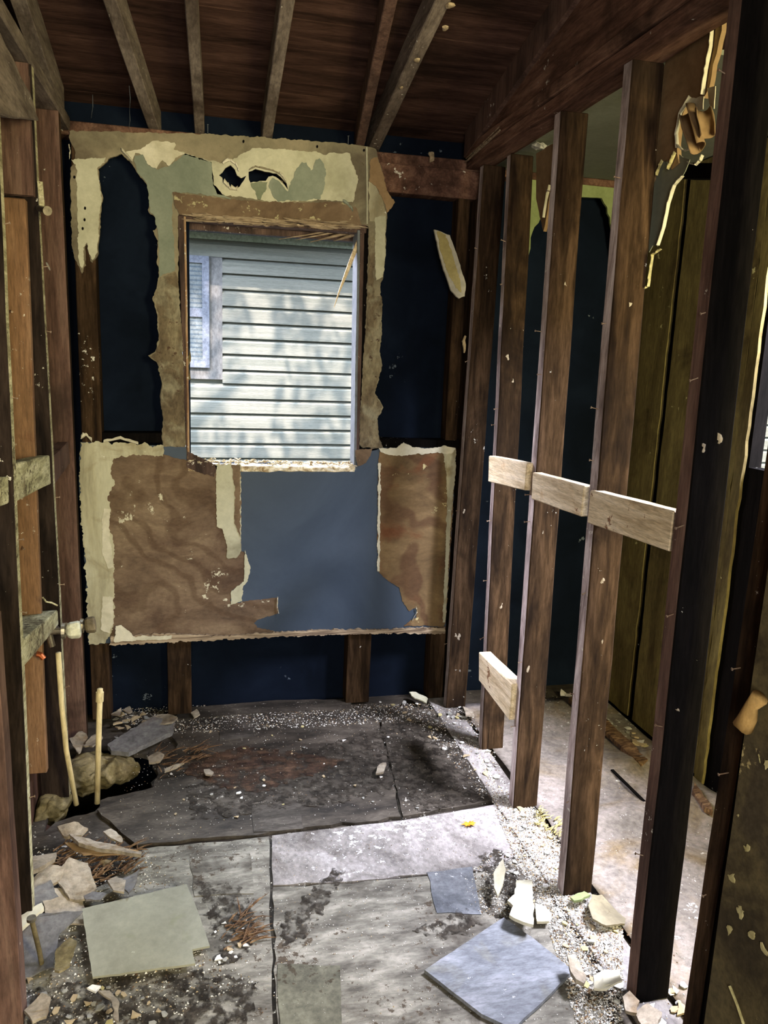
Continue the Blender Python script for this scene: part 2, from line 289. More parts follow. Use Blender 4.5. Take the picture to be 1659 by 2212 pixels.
# front wall behind the camera, with its doorway
bm = bmesh.new(); prism(bm, [(-.58, -.5), (2.1, -.5), (2.1, 3.6), (-.58, 3.6)], 1, -1.4, -.05, [[(-.45, .0), (.45, .0), (.45, 2.1), (-.45, 2.1)]])
struct(finish('wall_front', bm, m_olive2))
# right wall of the side room, with a light opening near the camera
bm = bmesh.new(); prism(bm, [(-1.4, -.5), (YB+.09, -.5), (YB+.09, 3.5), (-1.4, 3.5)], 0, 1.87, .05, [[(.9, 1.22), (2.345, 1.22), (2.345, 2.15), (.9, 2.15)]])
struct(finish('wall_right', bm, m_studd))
# roof boards, sloping down to the back wall
bm = bmesh.new(); y = 3.52; k = 0
while y > -1.5:
    y2 = y-.137; g = R.uniform(.002, .006); dz = R.uniform(-.002, .002)
    hexa(bm, [(-.75, y2+g, roofz(y2)+dz), (1.95, y2+g, roofz(y2)+dz), (1.95, y, roofz(y)+dz), (-.75, y, roofz(y)+dz)],
         [(-.75, y2+g, roofz(y2)+.02), (1.95, y2+g, roofz(y2)+.02), (1.95, y, roofz(y)+.02), (-.75, y, roofz(y)+.02)])
    y = y2
struct(finish('ceiling', bm, m_roof))
bm = bmesh.new(); hexa(bm, [(-.9, -1.8, roofz(-1.8)+.03), (2.2, -1.8, roofz(-1.8)+.03), (2.2, 3.62, roofz(3.62)+.03), (-.9, 3.62, roofz(3.62)+.03)],
                       [(-.9, -1.8, roofz(-1.8)+.06), (2.2, -1.8, roofz(-1.8)+.06), (2.2, 3.62, roofz(3.62)+.06), (-.9, 3.62, roofz(3.62)+.06)])
struct(finish('trim_roof_covering', bm, m_tar))
# side room ceiling
bm = bmesh.new(); box(bm, 1.17, 1.86, 1.9, YB, 2.325, 2.337); struct(finish('ceiling_side', bm, m_ceil))
# floor slab with the rotten hole
hole = trace([(95, 1790), (75, 1700), (110, 1630), (230, 1605), (322, 1625), (340, 1660), (330, 1695), (215, 1722), (205, 1745), (120, 1768)], 2, 0)
hole = [(max(p[0], -.52), p[1]) for p in hole]
bm = bmesh.new(); prism(bm, [(-.56, -1.4), (1.9, -1.4), (1.9, YB+.09), (-.56, YB+.09)], 2, -.013, -.02, [jag(hole, .03, .008, 4)])
struct(finish('floor', bm, m_floor))
bm = bmesh.new(); box(bm, -.9, 2.2, -1.5, 3.4, -.42, -.36); struct(finish('trim_crawlspace_ground', bm, m_dirt))
# ------------------------------------------------------------------ subfloor sheets
def flat(name, pix, z, th, mat, label, cat, group=None, seed=1, step=.04, amp=.003):
    return tag(sheet(name, pix, 2, z, -th, mat, None, (), step, amp, seed), label, cat, group)
flat('plywood_sheet', [(340, 1556), (600, 1538), (812, 1533), (866, 1764), (583, 1797), (296, 1825), (210, 1748), (332, 1700), (345, 1650), (385, 1608)], 0, .012, m_floor,
     'water-stained, shade-darkened plywood sheet under the window, beside the rotten hole', 'plywood', seed=3, amp=.006)
flat('plywood_sheet', [(817, 1533), (1015, 1532), (1030, 1640), (1068, 1729), (871, 1763)], 0, .012, m_floor,
     'dark plywood sheet in the far right corner below the partition', 'plywood', seed=4)
flat('plywood_sheet', [(312, 1833), (580, 1807), (596, 2420), (40, 2420), (60, 2000), (240, 1900)], 0, .012, m_ply,
     'dusty plywood sheet at front left, under the grey tile and the debris pile', 'plywood', seed=5)
flat('plywood_sheet', [(588, 1805), (870, 1772), (1072, 1737), (1130, 1840), (1042, 1880), (925, 1888), (730, 1905), (590, 1912)], 0, .012, m_plyw,
     'chalky plywood piece with the orange leaf lying on it', 'plywood', seed=6)
flat('plywood_sheet', [(590, 1916), (730, 1909), (925, 1892), (1042, 1884), (1134, 1846), (1300, 2120), (1350, 2420), (606, 2420)], 0, .012, m_ply,
     'dusty plywood sheet in front, beneath the tilted square panel', 'plywood', seed=7)
flat('plywood_sheet', [(380, 1530), (600, 1512), (757, 1510), (760, 1532), (600, 1537), (384, 1553)], .004, .016, m_floor,
     'narrow broken plywood strip along the foot of the back wall', 'plywood', seed=8)
flat('vinyl_tile', [(922, 1884), (1020, 1872), (1040, 1975), (944, 1972)], .0025, .0025, m_vinyl, 'blue-grey floor tile remnant left of the plaster heap', 'floor tile', seed=9)
flat('vinyl_tile', [(600, 2082), (735, 2085), (738, 2235), (604, 2240)], .0025, .0025, m_vgreen, 'greenish floor tile remnant at the bottom centre, right of the long seam', 'floor tile', seed=10)
flat('vinyl_tile', [(410, 1855), (540, 1842), (548, 1930), (420, 1936)], .0025, .0025, m_ply, 'dull floor tile remnant just behind the loose grey tile', 'floor tile', seed=11)
flat('vinyl_tile', [(545, 1740), (650, 1735), (655, 1790), (548, 1797)], .0025, .0025, m_floor2, 'small grey floor tile remnant at the edge of the dark sheet', 'floor tile', seed=12)
flat('vinyl_tile', [(470, 1565), (545, 1560), (548, 1592), (474, 1600)], .0025, .0025, m_floor2, 'small pale floor tile remnant behind the dark sheet, near the back wall', 'floor tile', seed=13)
# tilted loose pieces: prism with corners lifted
def loose(name, pix, h, th, mat, label, cat, group=None, seed=1, lift=None, step=.02, amp=.002, wob=.0, parent=None):
    pts = jag(trace(pix, 2, h), step, amp, seed); bm = bmesh.new(); prism(bm, pts, 2, h, -th)
    bmesh.ops.triangulate(bm, faces=[f for f in bm.faces if len(f.verts) > 4])
    if wob:
        bmesh.ops.subdivide_edges(bm, edges=[e for e in bm.edges if e.calc_length() > .04], cuts=2)
        for v in bm.verts: v.co.z += wob*noise.noise(v.co*14+Vector((seed, 0, 0)))
    if lift:
        (lx, ly), amt = lift
        cx = sum(p[0] for p in pts)/len(pts); cyy = sum(p[1] for p in pts)/len(pts)
        for v in bm.verts: v.co.z += ((v.co.x-cx)*lx+(v.co.y-cyy)*ly)*amt
    zmin = min(v.co.z for v in bm.verts)
    if zmin < .001:
        for v in bm.verts: v.co.z += .001-zmin
    o = finish(name, bm, mat, parent)
    return tag(o, label, cat, group) if parent is None else o
loose('loose_tile', [(177, 1966), (403, 1912), (434, 1985), (453, 2040), (415, 2048), (422, 2077), (200, 2108)], .03, .006, m_tile,
      'grey-green loose tile with a notched corner, lying at front left', 'tile', seed=2, lift=((-.3, 1), .03), amp=.0008)
loose('square_panel', [(1088, 1982), (1150, 2025), (1238, 2096), (1180, 2155), (1108, 2222), (1040, 2190), (917, 2095), (1000, 2040)], .014, .010, m_slate,
      'grey square panel lying rotated like a diamond, front right', 'panel', seed=2, amp=.0008)
# ------------------------------------------------------------------ back wall framing
SL_ = 'dark old stud of the back wall, '
def plainpost(name, x0, x1, y0, y1, z0, z1, mat, label, cat='stud', group=None, seed=0.0, amp=.003, nails=0):
    t = None; bm = bmesh.new(); box(bm, x0, x1, y0, y1, z0, z1); rough_bm(bm, 3, amp, 5, seed)
    return tag(finish(name, bm, mat), label, cat, group)
def xb(u, v, y=YB): return P(u, v, 1, y).x
plainpost('wall_stud', -.449, -.375, YB+.004, YB+.09, 0, 2.28, m_stud, 'dark back wall stud in the left corner, behind the hanging drywall flap', seed=1)
plainpost('wall_stud', xb(362, 1450), xb(413, 1450), YB+.006, YB+.09, 0, .36, m_stud, 'short stud stump below the left half of the lower panel', seed=2)
plainpost('wall_stud', xb(750, 1450), xb(800, 1450), YB+.006, YB+.09, 0, .36, m_stud, 'short stud stump below the right half of the lower panel', seed=3)
plainpost('wall_stud', xb(928, 1450), xb(960, 1450), YB+.006, YB+.09, 0, .36, m_stud, 'thin stud stump below the right end of the lower panel', seed=4)
plainpost('wall_stud', xb(978, 700), xb(1003, 700), YB+.012, YB+.09, 1.15, 2.2, m_stud, 'back wall stud right of the window, beside the hanging drywall strip', seed=5)
plainpost('wall_stud', 1.115, 1.165, YB-.01, YB+.09, 0, 2.2, m_stud, 'dark corner stud between the back wall and the partition', seed=6)
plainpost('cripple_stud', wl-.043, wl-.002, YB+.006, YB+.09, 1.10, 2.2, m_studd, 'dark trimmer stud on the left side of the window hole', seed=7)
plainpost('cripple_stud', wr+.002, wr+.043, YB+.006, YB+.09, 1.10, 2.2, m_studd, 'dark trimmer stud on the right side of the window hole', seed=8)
def beam(name, pa, pb, wx, hz, mat, label, cat, seed=0.0, amp=.003, cuts=5, group=None):
    """runs from pa to pb (centre of the underside)"""
    a, b = Vector(pa), Vector(pb); d = (b-a).normalized(); s = d.cross(Vector((0, 0, 1))).normalized()*wx/2; up = Vector((0, 0, hz))
    bm = bmesh.new(); hexa(bm, [a-s, a+s, b+s, b-s], [a-s+up, a+s+up, b+s+up, b-s+up]); rough_bm(bm, cuts, amp, 4, seed)
    return tag(finish(name, bm, mat), label, cat, group)
beam('top_plate', (.66, YB+.05, 2.20), (1.17, YB+.05, 2.20), .08, .11, m_beam, 'dark header board above the bare bay right of the window', 'beam', 1)
beam('top_plate', (-.50, YB+.055, 2.30), (1.9, YB+.055, 2.30), .08, .05, m_beam, 'dark top plate running along the back wall under the rafters', 'beam', 2)
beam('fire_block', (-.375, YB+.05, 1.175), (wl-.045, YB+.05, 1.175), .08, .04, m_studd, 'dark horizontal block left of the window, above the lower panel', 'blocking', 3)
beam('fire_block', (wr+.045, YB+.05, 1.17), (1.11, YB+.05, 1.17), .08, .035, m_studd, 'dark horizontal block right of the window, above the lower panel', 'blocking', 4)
# ------------------------------------------------------------------ upper drywall around the window
up = thing('torn_drywall', (.1, YB, 2.0), 'torn cream and grey-green drywall framing the window hole', 'drywall')
outer = [(150, 283), (240, 284), (330, 287), (440, 289), (560, 296), (660, 303), (760, 311), (793, 316), (812, 322), (816, 338), (826, 372), (834, 410), (852, 436), (836, 458), (834, 500), (832, 560), (828, 600), (822, 612), (825, 700), (820, 760),
         (826, 790), (810, 850), (828, 880), (815, 905), (820, 950), (828, 968), (785, 968), (774, 960), (790, 700), (795, 560), (796, 490), (783, 486), (600, 478), (420, 468), (386, 463), (385, 600), (394, 740), (402, 960), (395, 975), (352, 967), (350, 950), (352, 900), (346, 860), (350, 830), (340, 785),
         (320, 768), (335, 760), (343, 735), (340, 680), (329, 645), (341, 619), (343, 585), (338, 566), (341, 555), (341, 520), (330, 498), (338, 492), (334, 468), (321, 458), (321, 422), (316, 397), (295, 372), (282, 351), (262, 332), (246, 338), (234, 343), (229, 351), (212, 365), (216, 395), (222, 431), (216, 471), (215, 513), (212, 532), (213, 547), (200, 568), (195, 564),
         (193, 549), (188, 528), (184, 532), (185, 555), (186, 574), (182, 576), (177, 591), (171, 576), (166, 566), (160, 555), (155, 524), (152, 408), (153, 361), (162, 351), (163, 330), (151, 302)]
H1 = [(473, 379), (486, 364), (498, 357), (507, 366), (512, 379), (521, 385), (532, 380), (526, 391), (518, 403), (503, 409), (491, 402), (482, 394), (480, 384)]
H2 = [(537, 371), (551, 365), (572, 371), (582, 372), (597, 375), (607, 383), (619, 396), (622, 410), (614, 399), (602, 387), (589, 380), (580, 382), (574, 391), (561, 391), (541, 395), (538, 389)]
sheet('gypsum_board', outer, 1, YB, .012, m_tan, up, [H1, H2], .007, .0022, 2)
def layer(name, pix, mat, d, parent, seed, holes=(), amp=.0025, y=YB, th=.0022):
    return sheet(name, pix, 1, y-d, -th, mat, parent, holes, .006, amp*.9, seed)
layer('paint_layer', [(289, 335), (309, 335), (320, 357), (338, 366), (364, 360), (400, 332), (440, 345), (457, 350), (462, 400), (480, 420), (500, 430), (440, 421), (378, 414), (372, 416), (371, 475), (376, 520), (376, 560), (378, 585), (345, 598), (344, 585), (342, 520), (339, 492), (335, 470), (323, 456), (322, 422), (317, 397), (296, 372)], m_grey, .0002, up, 3)
layer('paint_layer', [(264, 329), (300, 323), (316, 313), (338, 304), (377, 308), (380, 313), (375, 323), (398, 332), (379, 341), (364, 359), (351, 346), (338, 365), (320, 356), (309, 334), (292, 331), (287, 349), (276, 341)], m_paper, .0026, up, 4)
layer('paint_layer', [(380, 326), (400, 331), (440, 343), (480, 352), (503, 345), (545, 320), (605, 322), (690, 330), (702, 335), (718, 330), (756, 332), (757, 345), (768, 368), (774, 388), (766, 420), (762, 437), (700, 432), (620, 436), (600, 438), (540, 428), (470, 420), (460, 400), (457, 352), (430, 345)], m_cream, .0002, up, 5, [H1, H2])
layer('paint_layer', [(628, 398), (640, 365), (652, 350), (662, 351), (671, 369), (676, 366), (682, 345), (690, 342), (700, 355), (703, 370), (700, 405), (692, 430), (650, 434), (618, 432), (600, 436), (590, 425), (580, 402), (588, 384), (602, 391), (612, 403), (622, 414)], m_grey, .0026, up, 6)
layer('paint_layer', [(541, 396), (561, 392), (578, 393), (576, 408), (566, 422), (562, 432), (556, 430), (553, 415), (544, 405)], m_grey2, .0027, up, 7)
layer('paint_layer', [(154, 345), (228, 340), (226, 352), (210, 364), (214, 395), (220, 431), (214, 471), (213, 513), (210, 532), (211, 545), (200, 562), (192, 545), (188, 524), (180, 535), (182, 565), (177, 585), (170, 560), (168, 480), (166, 400), (164, 356)], m_cream, .0002, up, 8)
layer('header_strip', [(373, 415), (500, 431), (560, 434), (620, 438), (740, 437), (770, 450), (781, 487), (600, 478), (420, 468), (388, 464), (379, 450)], m_brown, .0030, up, 9)
layer('side_strip', [(345, 600), (380, 588), (384, 600), (394, 740), (401, 960), (396, 973), (354, 966), (352, 950), (353, 900), (348, 860), (351, 830), (342, 785), (324, 770), (336, 762), (345, 735), (342, 680), (331, 645)], m_smear, .0002, up, 10)
layer('side_strip', [(797, 500), (808, 498), (810, 560), (806, 600), (810, 640), (824, 640), (824, 700), (818, 760), (824, 790), (810, 850), (826, 880), (814, 905), (819, 950), (820, 966), (786, 966), (776, 958), (791, 700), (797, 560)], m_smear, .0002, up, 11)
layer('paint_layer', [(810, 470), (834, 466), (833, 500), (831, 560), (827, 598), (812, 606), (810, 560)], m_cream, .0004, up, 12)
layer('paint_layer', [(796, 392), (812, 402), (827, 432), (834, 460), (832, 478), (798, 478)], m_strip, .0002, up, 13)
layer('kraft_paper_flap', [(800, 345), (815, 340), (827, 374), (835, 412), (853, 437), (835, 460), (827, 432), (812, 402), (797, 391)], m_kraft, .0030, up, 14)
bm = bmesh.new(); tube(bm, [P(792, 318, 1, YB-.003), P(793, 400, 1, YB-.003), P(793, 484, 1, YB-.003)], .0035, 6); finish('corner_bead', bm, m_cream, up)
# curled paper edges
def curl(pix, y, wd, mat, parent, seed, name='curled_paper'):
    rr = random.Random(seed); pts = [P(u, v, 1, y) for u, v in pix]; bm = bmesh.new(); prev = None
    fine = []
    for i in range(len(pts)-1):
        for j in range(4): fine.append(pts[i].lerp(pts[i+1], j/4.0))
    fine.append(pts[-1])
    for p in fine:
        w_ = wd*rr.uniform(.5, 1.2); row = [bm.verts.new(p+Vector((rr.uniform(-.002, .002), -.006-w_*math.sin(a)*.7, w_*(1-math.cos(a))*.6))) for a in (0, .9, 1.8, 2.6)]
        if prev:
            for k in range(3): bm.faces.new((prev[k], prev[k+1], row[k+1], row[k]))
        prev = row
    o = finish(name, bm, mat, parent); md = o.modifiers.new('s', 'SOLIDIFY'); md.thickness = .001; return o
curl([(481, 355), (497, 348), (510, 358), (516, 372)], YB, .010, m_paper, up, 1)
curl([(484, 398), (497, 410), (512, 412)], YB, .014, m_paper, up, 2)
curl([(538, 368), (552, 361), (572, 366), (590, 370), (606, 378)], YB, .004, m_tan, up, 3)
curl([(604, 376), (612, 386), (618, 394)], YB, .010, m_paper, up, 4)
curl([(740, 436), (752, 444), (762, 458)], YB, .008, m_grey, up, 5)
curl([(264, 328), (276, 340), (286, 352)], YB, .010, m_paper, up, 6)
curl([(150, 318), (153, 330), (151, 345)], YB, .012, m_paper, up, 7)
for u, v in [(184, 450), (183, 475), (179, 494), (161, 383), (685, 317), (786, 325), (526, 306)]:
    p = P(u, v, 1, YB); bm = bmesh.new(); bmesh.ops.create_icosphere(bm, subdivisions=1, radius=.0045, matrix=Matrix.Translation(p+Vector((0, -.0035, 0)))@Matrix.Diagonal((1, .35, 1.4, 1))); finish('nail_hole', bm, m_studd, up)
# splintered header and crumbled sill of the window hole
def fringe(name, pa, pb, mat, parent, n, ln, seed, zspread=.03, yr=(-.01, .06), th=.003, tilt=.12):
    rr = random.Random(seed); bm = bmesh.new(); a, b = Vector(pa), Vector(pb)
    for i in range(n):
        t = rr.random(); p = a.lerp(b, t)+Vector((0, rr.uniform(*yr), rr.uniform(-zspread, zspread)))
        l = ln*rr.uniform(.4, 1.3); d = Vector((rr.choice((-1, 1)), rr.uniform(-.15, .15), rr.uniform(-tilt, tilt))).normalized()
        q = p+d*l; m1 = p.lerp(q, .5)+Vector((0, rr.uniform(-.004, .004), rr.uniform(-.004, .004))); r = th*rr.uniform(.5, 1.4)
        tube(bm, [p, m1, q], [r, r*1.2, r*.25], 5)
    return finish(name, bm, mat, parent)
wf = thing('window_hole_framing', (.3, YB, 1.08), 'splintered bare wood frame around the window hole', 'window frame')
def fbox(name, x0, x1, y0, y1, z0, z1, mat, seed, amp=.002, parent=wf):
    bm = bmesh.new(); box(bm, x0, x1, y0, y1, z0, z1); rough_bm(bm, 4, amp, 8, seed, .002); return finish(name, bm, mat, parent)
fbox('header', -.10, .66, YB+.004, YB+.12, 2.035, 2.075, m_frame, 1)
fbox('header_board', wl-.01, wr+.01, YB+.09, YB+.12, P(590, 508, 1, YB+.09).z, 2.05, m_frame, 2)
def jambq(name, ua, ub, uc, ud, y0, y1, mat, seed, amp=.0025):
    """jamb strip: pixel x at top-left, top-right, bottom-left, bottom-right on the plane y0"""
    a = [P(uc, 1000, 1, y0), P(ud, 1000, 1, y0)]; b = [P(ua, 475, 1, y0), P(ub, 475, 1, y0)]
    for v in a: v.z = 1.07
    for v in b: v.z = 2.045
    off = Vector((0, y1-y0, 0)); bm = bmesh.new()
    hexa(bm, [a[0], a[1], a[1]+off, a[0]+off], [b[0], b[1], b[1]+off, b[0]+off]); rough_bm(bm, 6, amp, 9, seed, .002); return finish(name, bm, mat, wf)
jambq('jamb', 384, 401, 403, 409, YB-.002, YB+.09, m_frame, 3)
jambq('jamb_edge', 397, 402, 405, 410, YB-.006, YB+.004, m_frameb, 4, .0015)
jambq('jamb_trim', 402, 408, 409, 412, YB+.05, YB+.11, m_tar, 5)
jambq('jamb', 778, 788, 767, 776, YB-.002, YB+.09, m_frame, 6)
jambq('jamb_edge', 773, 779, 765, 770, YB-.004, YB+.09, m_wtrim, 7, .0015)
fringe('splintered_edge', P(428, 471, 1, YB-.004), P(752, 486, 1, YB-.004), m_splint, wf, 190, .075, 3, .012, (-.014, .012), .0035, .08)
fringe('splinters', P(560, 492, 1, YB+.10), P(772, 498, 1, YB+.10), m_splint, wf, 40, .12, 4, .008, (-.01, .02), .003, .12)
bm = bmesh.new()
for (a, b, r) in [((770, 492), (640, 512), .006), ((772, 498), (670, 517), .008), ((745, 494), (602, 511), .004), ((774, 504), (720, 515), .009)]:
    pa, pb = P(a[0], a[1], 1, YB+.07), P(b[0], b[1]+6, 1, YB+.08); tube(bm, [pa, pa.lerp(pb, .5), pb], [r, r*.8, .0008], 5)
finish('splinters', bm, m_splint, wf)
sheet('header_remnant', [(690, 490), (774, 488), (774, 517), (745, 514), (716, 510), (690, 500)], 1, YB+.085, .01, m_stud, wf)
# sill crumbs
bm = bmesh.new(); box(bm, P(406, 995, 1, YB).x, P(768, 1003, 1, YB).x, YB-.006, YB+.12, 1.062, 1.085); rough_bm(bm, 14, .006, 30, 2, .004)
finish('sill', bm, m_sill, wf)
fringe('crumbled_edge', P(406, 996, 1, YB-.006), P(766, 1004, 1, YB-.006), m_sill, wf, 320, .016, 8, .006, (-.010, .05), .0024, .5)
bm = bmesh.new()
tube(bm, [P(777, 505, 1, YB+.03), P(770, 530, 1, YB+.02), P(748, 590, 1, YB), P(733, 630, 1, YB-.01), P(722, 664, 1, YB-.015)], [.004, .010, .008, .004, .0012], 5)
for v in bm.verts: v.co.y = YB+(v.co.y-YB)*.5
finish('long_splinter', bm, m_pine, wf)
fr = sheet('insulation_scrap', [(403, 735), (411, 760), (409, 800), (412, 818), (408, 822), (404, 790)], 1, YB+.05, .02, m_insul, wf)
# ------------------------------------------------------------------ lower panel
lo = thing('wall_panel', (.3, YB, .345), 'lower wall panel under the window: slate-blue board with torn brown and cream layers', 'wall panel')
YP = YB-.004
sheet('board', [(174, 955), (300, 962), (402, 966), (404, 1012), (600, 1016), (770, 1014), (772, 985), (822, 968), (985, 968), (975, 1160), (962, 1357), (700, 1366), (440, 1378), (192, 1392), (186, 1250), (171, 1050)], 1, YP, .012, m_blue, lo, (), .02, .002, 1)
layer('brown_layer', [(176, 962), (300, 968), (405, 995), (468, 1004), (520, 1004), (521, 1190), (528, 1192), (530, 1210), (527, 1255), (500, 1275), (498, 1303), (600, 1290), (600, 1325), (560, 1337), (548, 1346), (556, 1356), (610, 1366), (440, 1374), (240, 1384), (215, 1300), (200, 1100)], m_panel, .0002, lo, 21, y=YP)
layer('pale_strip', [(174, 955), (235, 955), (354, 963), (352, 986), (300, 982), (246, 990), (240, 1010), (246, 1050), (232, 1075), (240, 1102), (232, 1130), (246, 1175), (246, 1232), (248, 1290), (244, 1360), (226, 1390), (192, 1392), (186, 1250), (171, 1050)], m_strip, .0030, lo, 22, y=YP, amp=.005)
layer('white_patch', [(225, 1098), (238, 1100), (236, 1150), (246, 1225), (234, 1228), (222, 1200), (220, 1140)], m_paper, .0054, lo, 23, y=YP)
layer('white_patch', [(222, 1288), (244, 1290), (245, 1340), (238, 1368), (218, 1360)], m_paper, .0054, lo, 24, y=YP)
layer('cream_layer', [(466, 1003), (520, 1003), (521, 1190), (512, 1204), (490, 1205), (490, 1176), (480, 1142), (468, 1137)], m_cream, .0030, lo, 25, y=YP)
layer('smear_layer', [(500, 1004), (519, 1004), (519, 1160), (506, 1130), (508, 1060)], m_brown, .0054, lo, 33, y=YP)
layer('cream_layer', [(529, 1188), (541, 1225), (535, 1255), (525, 1267), (523, 1298), (498, 1306), (500, 1276), (527, 1256)], m_cream, .0030, lo, 26, y=YP)
layer('brown_layer', [(820, 968), (985, 970), (975, 1160), (962, 1345), (958, 1352), (872, 1352), (880, 1345), (900, 1334), (898, 1312), (884, 1320), (872, 1305), (862, 1268), (838, 1255), (818, 1235), (815, 1180), (818, 1000)], m_panel2, .0002, lo, 27, y=YP)
layer('pale_strip', [(958, 976), (985, 969), (984, 1020), (977, 1080), (972, 1160), (962, 1344), (956, 1344), (962, 1200), (966, 1060)], m_strip, .0028, lo, 28, y=YP)
layer('pale_strip', [(818, 968), (856, 968), (872, 955), (890, 966), (935, 968), (960, 962), (984, 968), (975, 980), (930, 978), (880, 984), (850, 984), (822, 976)], m_paper, .0050, lo, 29, y=YP)
layer('pale_strip', [(817, 1000), (822, 1000), (821, 1100), (820, 1234), (815, 1234)], m_paper, .0030, lo, 30, y=YP)
layer('bottom_edge', [(240, 1372), (365, 1367), (480, 1372), (600, 1364), (700, 1359), (860, 1357), (960, 1352), (960, 1366), (760, 1368), (600, 1374), (480, 1380), (380, 1385), (236, 1392)], m_splint, .006, lo, 31, y=YP, th=.012, amp=.004)
layer('white_patch', [(250, 1352), (262, 1350), (290, 1375), (372, 1372), (370, 1380), (246, 1386)], m_paper, .019, lo, 32, y=YP)
layer('torn_wood', [(768, 972), (805, 968), (800, 985), (790, 1000), (770, 1010)], m_brown, .0060, lo, 34, y=YP)
layer('torn_wood', [(405, 975), (470, 1006), (462, 1030), (430, 1020), (404, 1010)], m_frame, .0030, lo, 35, y=YP)
curl([(176, 948), (186, 940), (200, 955)], YP, .016, m_paper, lo, 41)
curl([(225, 955), (260, 948), (300, 960)], YP, .010, m_paper, lo, 42)
curl([(600, 1290), (598, 1310), (601, 1325)], YP, .008, m_paper, lo, 43)
curl([(898, 1312), (900, 1322), (890, 1340)], YP, .008, m_paper, lo, 44)
# ------------------------------------------------------------------ rafters
def rafter(pb, pf, wd, hz, mat, label, seed, name='rafter', y_end=-.9):
    """pb, pf: pixels of the underside centre at the back wall and at the top frame edge"""
    base = (0, YB, 2.362)
    a = PP(pb[0], pb[1], RN, base); b = PP(pf[0], pf[1], RN, base); d = (b-a); b2 = a+d*((y_end-a.y)/d.y)
    a2 = a-d.normalized()*.10
    return beam(name, a2, b2, wd, hz, mat, label, 'rafter', seed, .003, 14)
rafter((333, 282), (236, 0), .040, .092, m_raft, 'grey rafter fanning left, first one right of the left wall beam', 1)
rafter((431, 287), (412, 0), .036, .092, m_raft, 'thin grey rafter second from the left, above the left window edge', 2)
rafter((578, 293), (622, 0), .040, .092, m_raft, 'speckled pale rafter above the middle of the window', 3)
rafter((779, 305), (845, 0), .036, .092, m_red, 'smooth brown rafter doubled against the plaster-crusted one', 4)
rafter((814, 309), (958, 0), .046, .092, m_raft, 'plaster-crusted rafter right of the window, leaning right', 5)
# rafter and gable board above the partition
def side_pt(y, z, x=XR): return Vector((x, y, z))
def wedge(name, xs, prof, mat, label, cat, seed):
    bm = bmesh.new(); prism(bm, [(max(p[0], 1.565), p[1] if p[0] > 0 or name == 'gable_board' and p[1] < 2.4 else p[1]-(1.565-p[0])*SL) for p in prof], 0, xs[0], xs[1]-xs[0]); bmesh.ops.triangulate(bm, faces=[f for f in bm.faces if len(f.verts) > 4])
    return tag(finish(name, bm, mat), label, cat)
wedge('rafter', (XR+.012, XR+.075), [(-.9, roofz(-.9)-.10), (YB, roofz(YB)-.10), (YB, roofz(YB)-.002), (-.9, roofz(-.9)-.002)], m_red, 'reddish rafter lying directly above the partition', 'rafter', 1)
wedge('gable_board', (XR+.03, XR+.07), [(-.9, 2.392), (YB, 2.392), (-.9, roofz(-.9)-.102)], m_beam, 'dark infill board between the partition plates and the sloping rafter', 'board', 1)
# partition top plates
pt0, pt1 = PP(1024, 386, (0, 0, 1), (0, 0, ZT)), PP(1560, 50, (0, 0, 1), (0, 0, ZT))
d = pt1-pt0; XA = lambda y: 1.072+(y-2.5)*0.014
def plate(z0, z1, dx, label, seed, mat=m_beam):
    bm = bmesh.new(); ya, yb = 1.562, YB
    xa, xb_ = XA(2.8)+dx, XA(2.8)+dx
    hexa(bm, [(xa, ya, z0), (xa+.092, ya, z0), (xb_+.092, yb, z0), (xb_, yb, z0)], [(xa, ya, z1), (xa+.092, ya, z1), (xb_+.092, yb, z1), (xb_, yb, z1)])
    rough_bm(bm, 16, .003, 5, seed, .003)
    return tag(finish('top_plate', bm, mat), label, 'beam')
plate(ZT, ZT+.040, -.012, 'lower top plate of the partition, resting on the stud tops', 1)
plate(ZT+.041, ZT+.080, -.02, 'upper top plate of the partition, under the gable board', 2)
bm = bmesh.new(); box(bm, XR-.02, XR+.09, -.9, YB, -.012, .004); rough_bm(bm, 14, .003, 12, 3, .002)
tag(finish('bottom_plate', bm, m_plyw), 'white-dusted sole plate along the foot of the partition', 'beam')
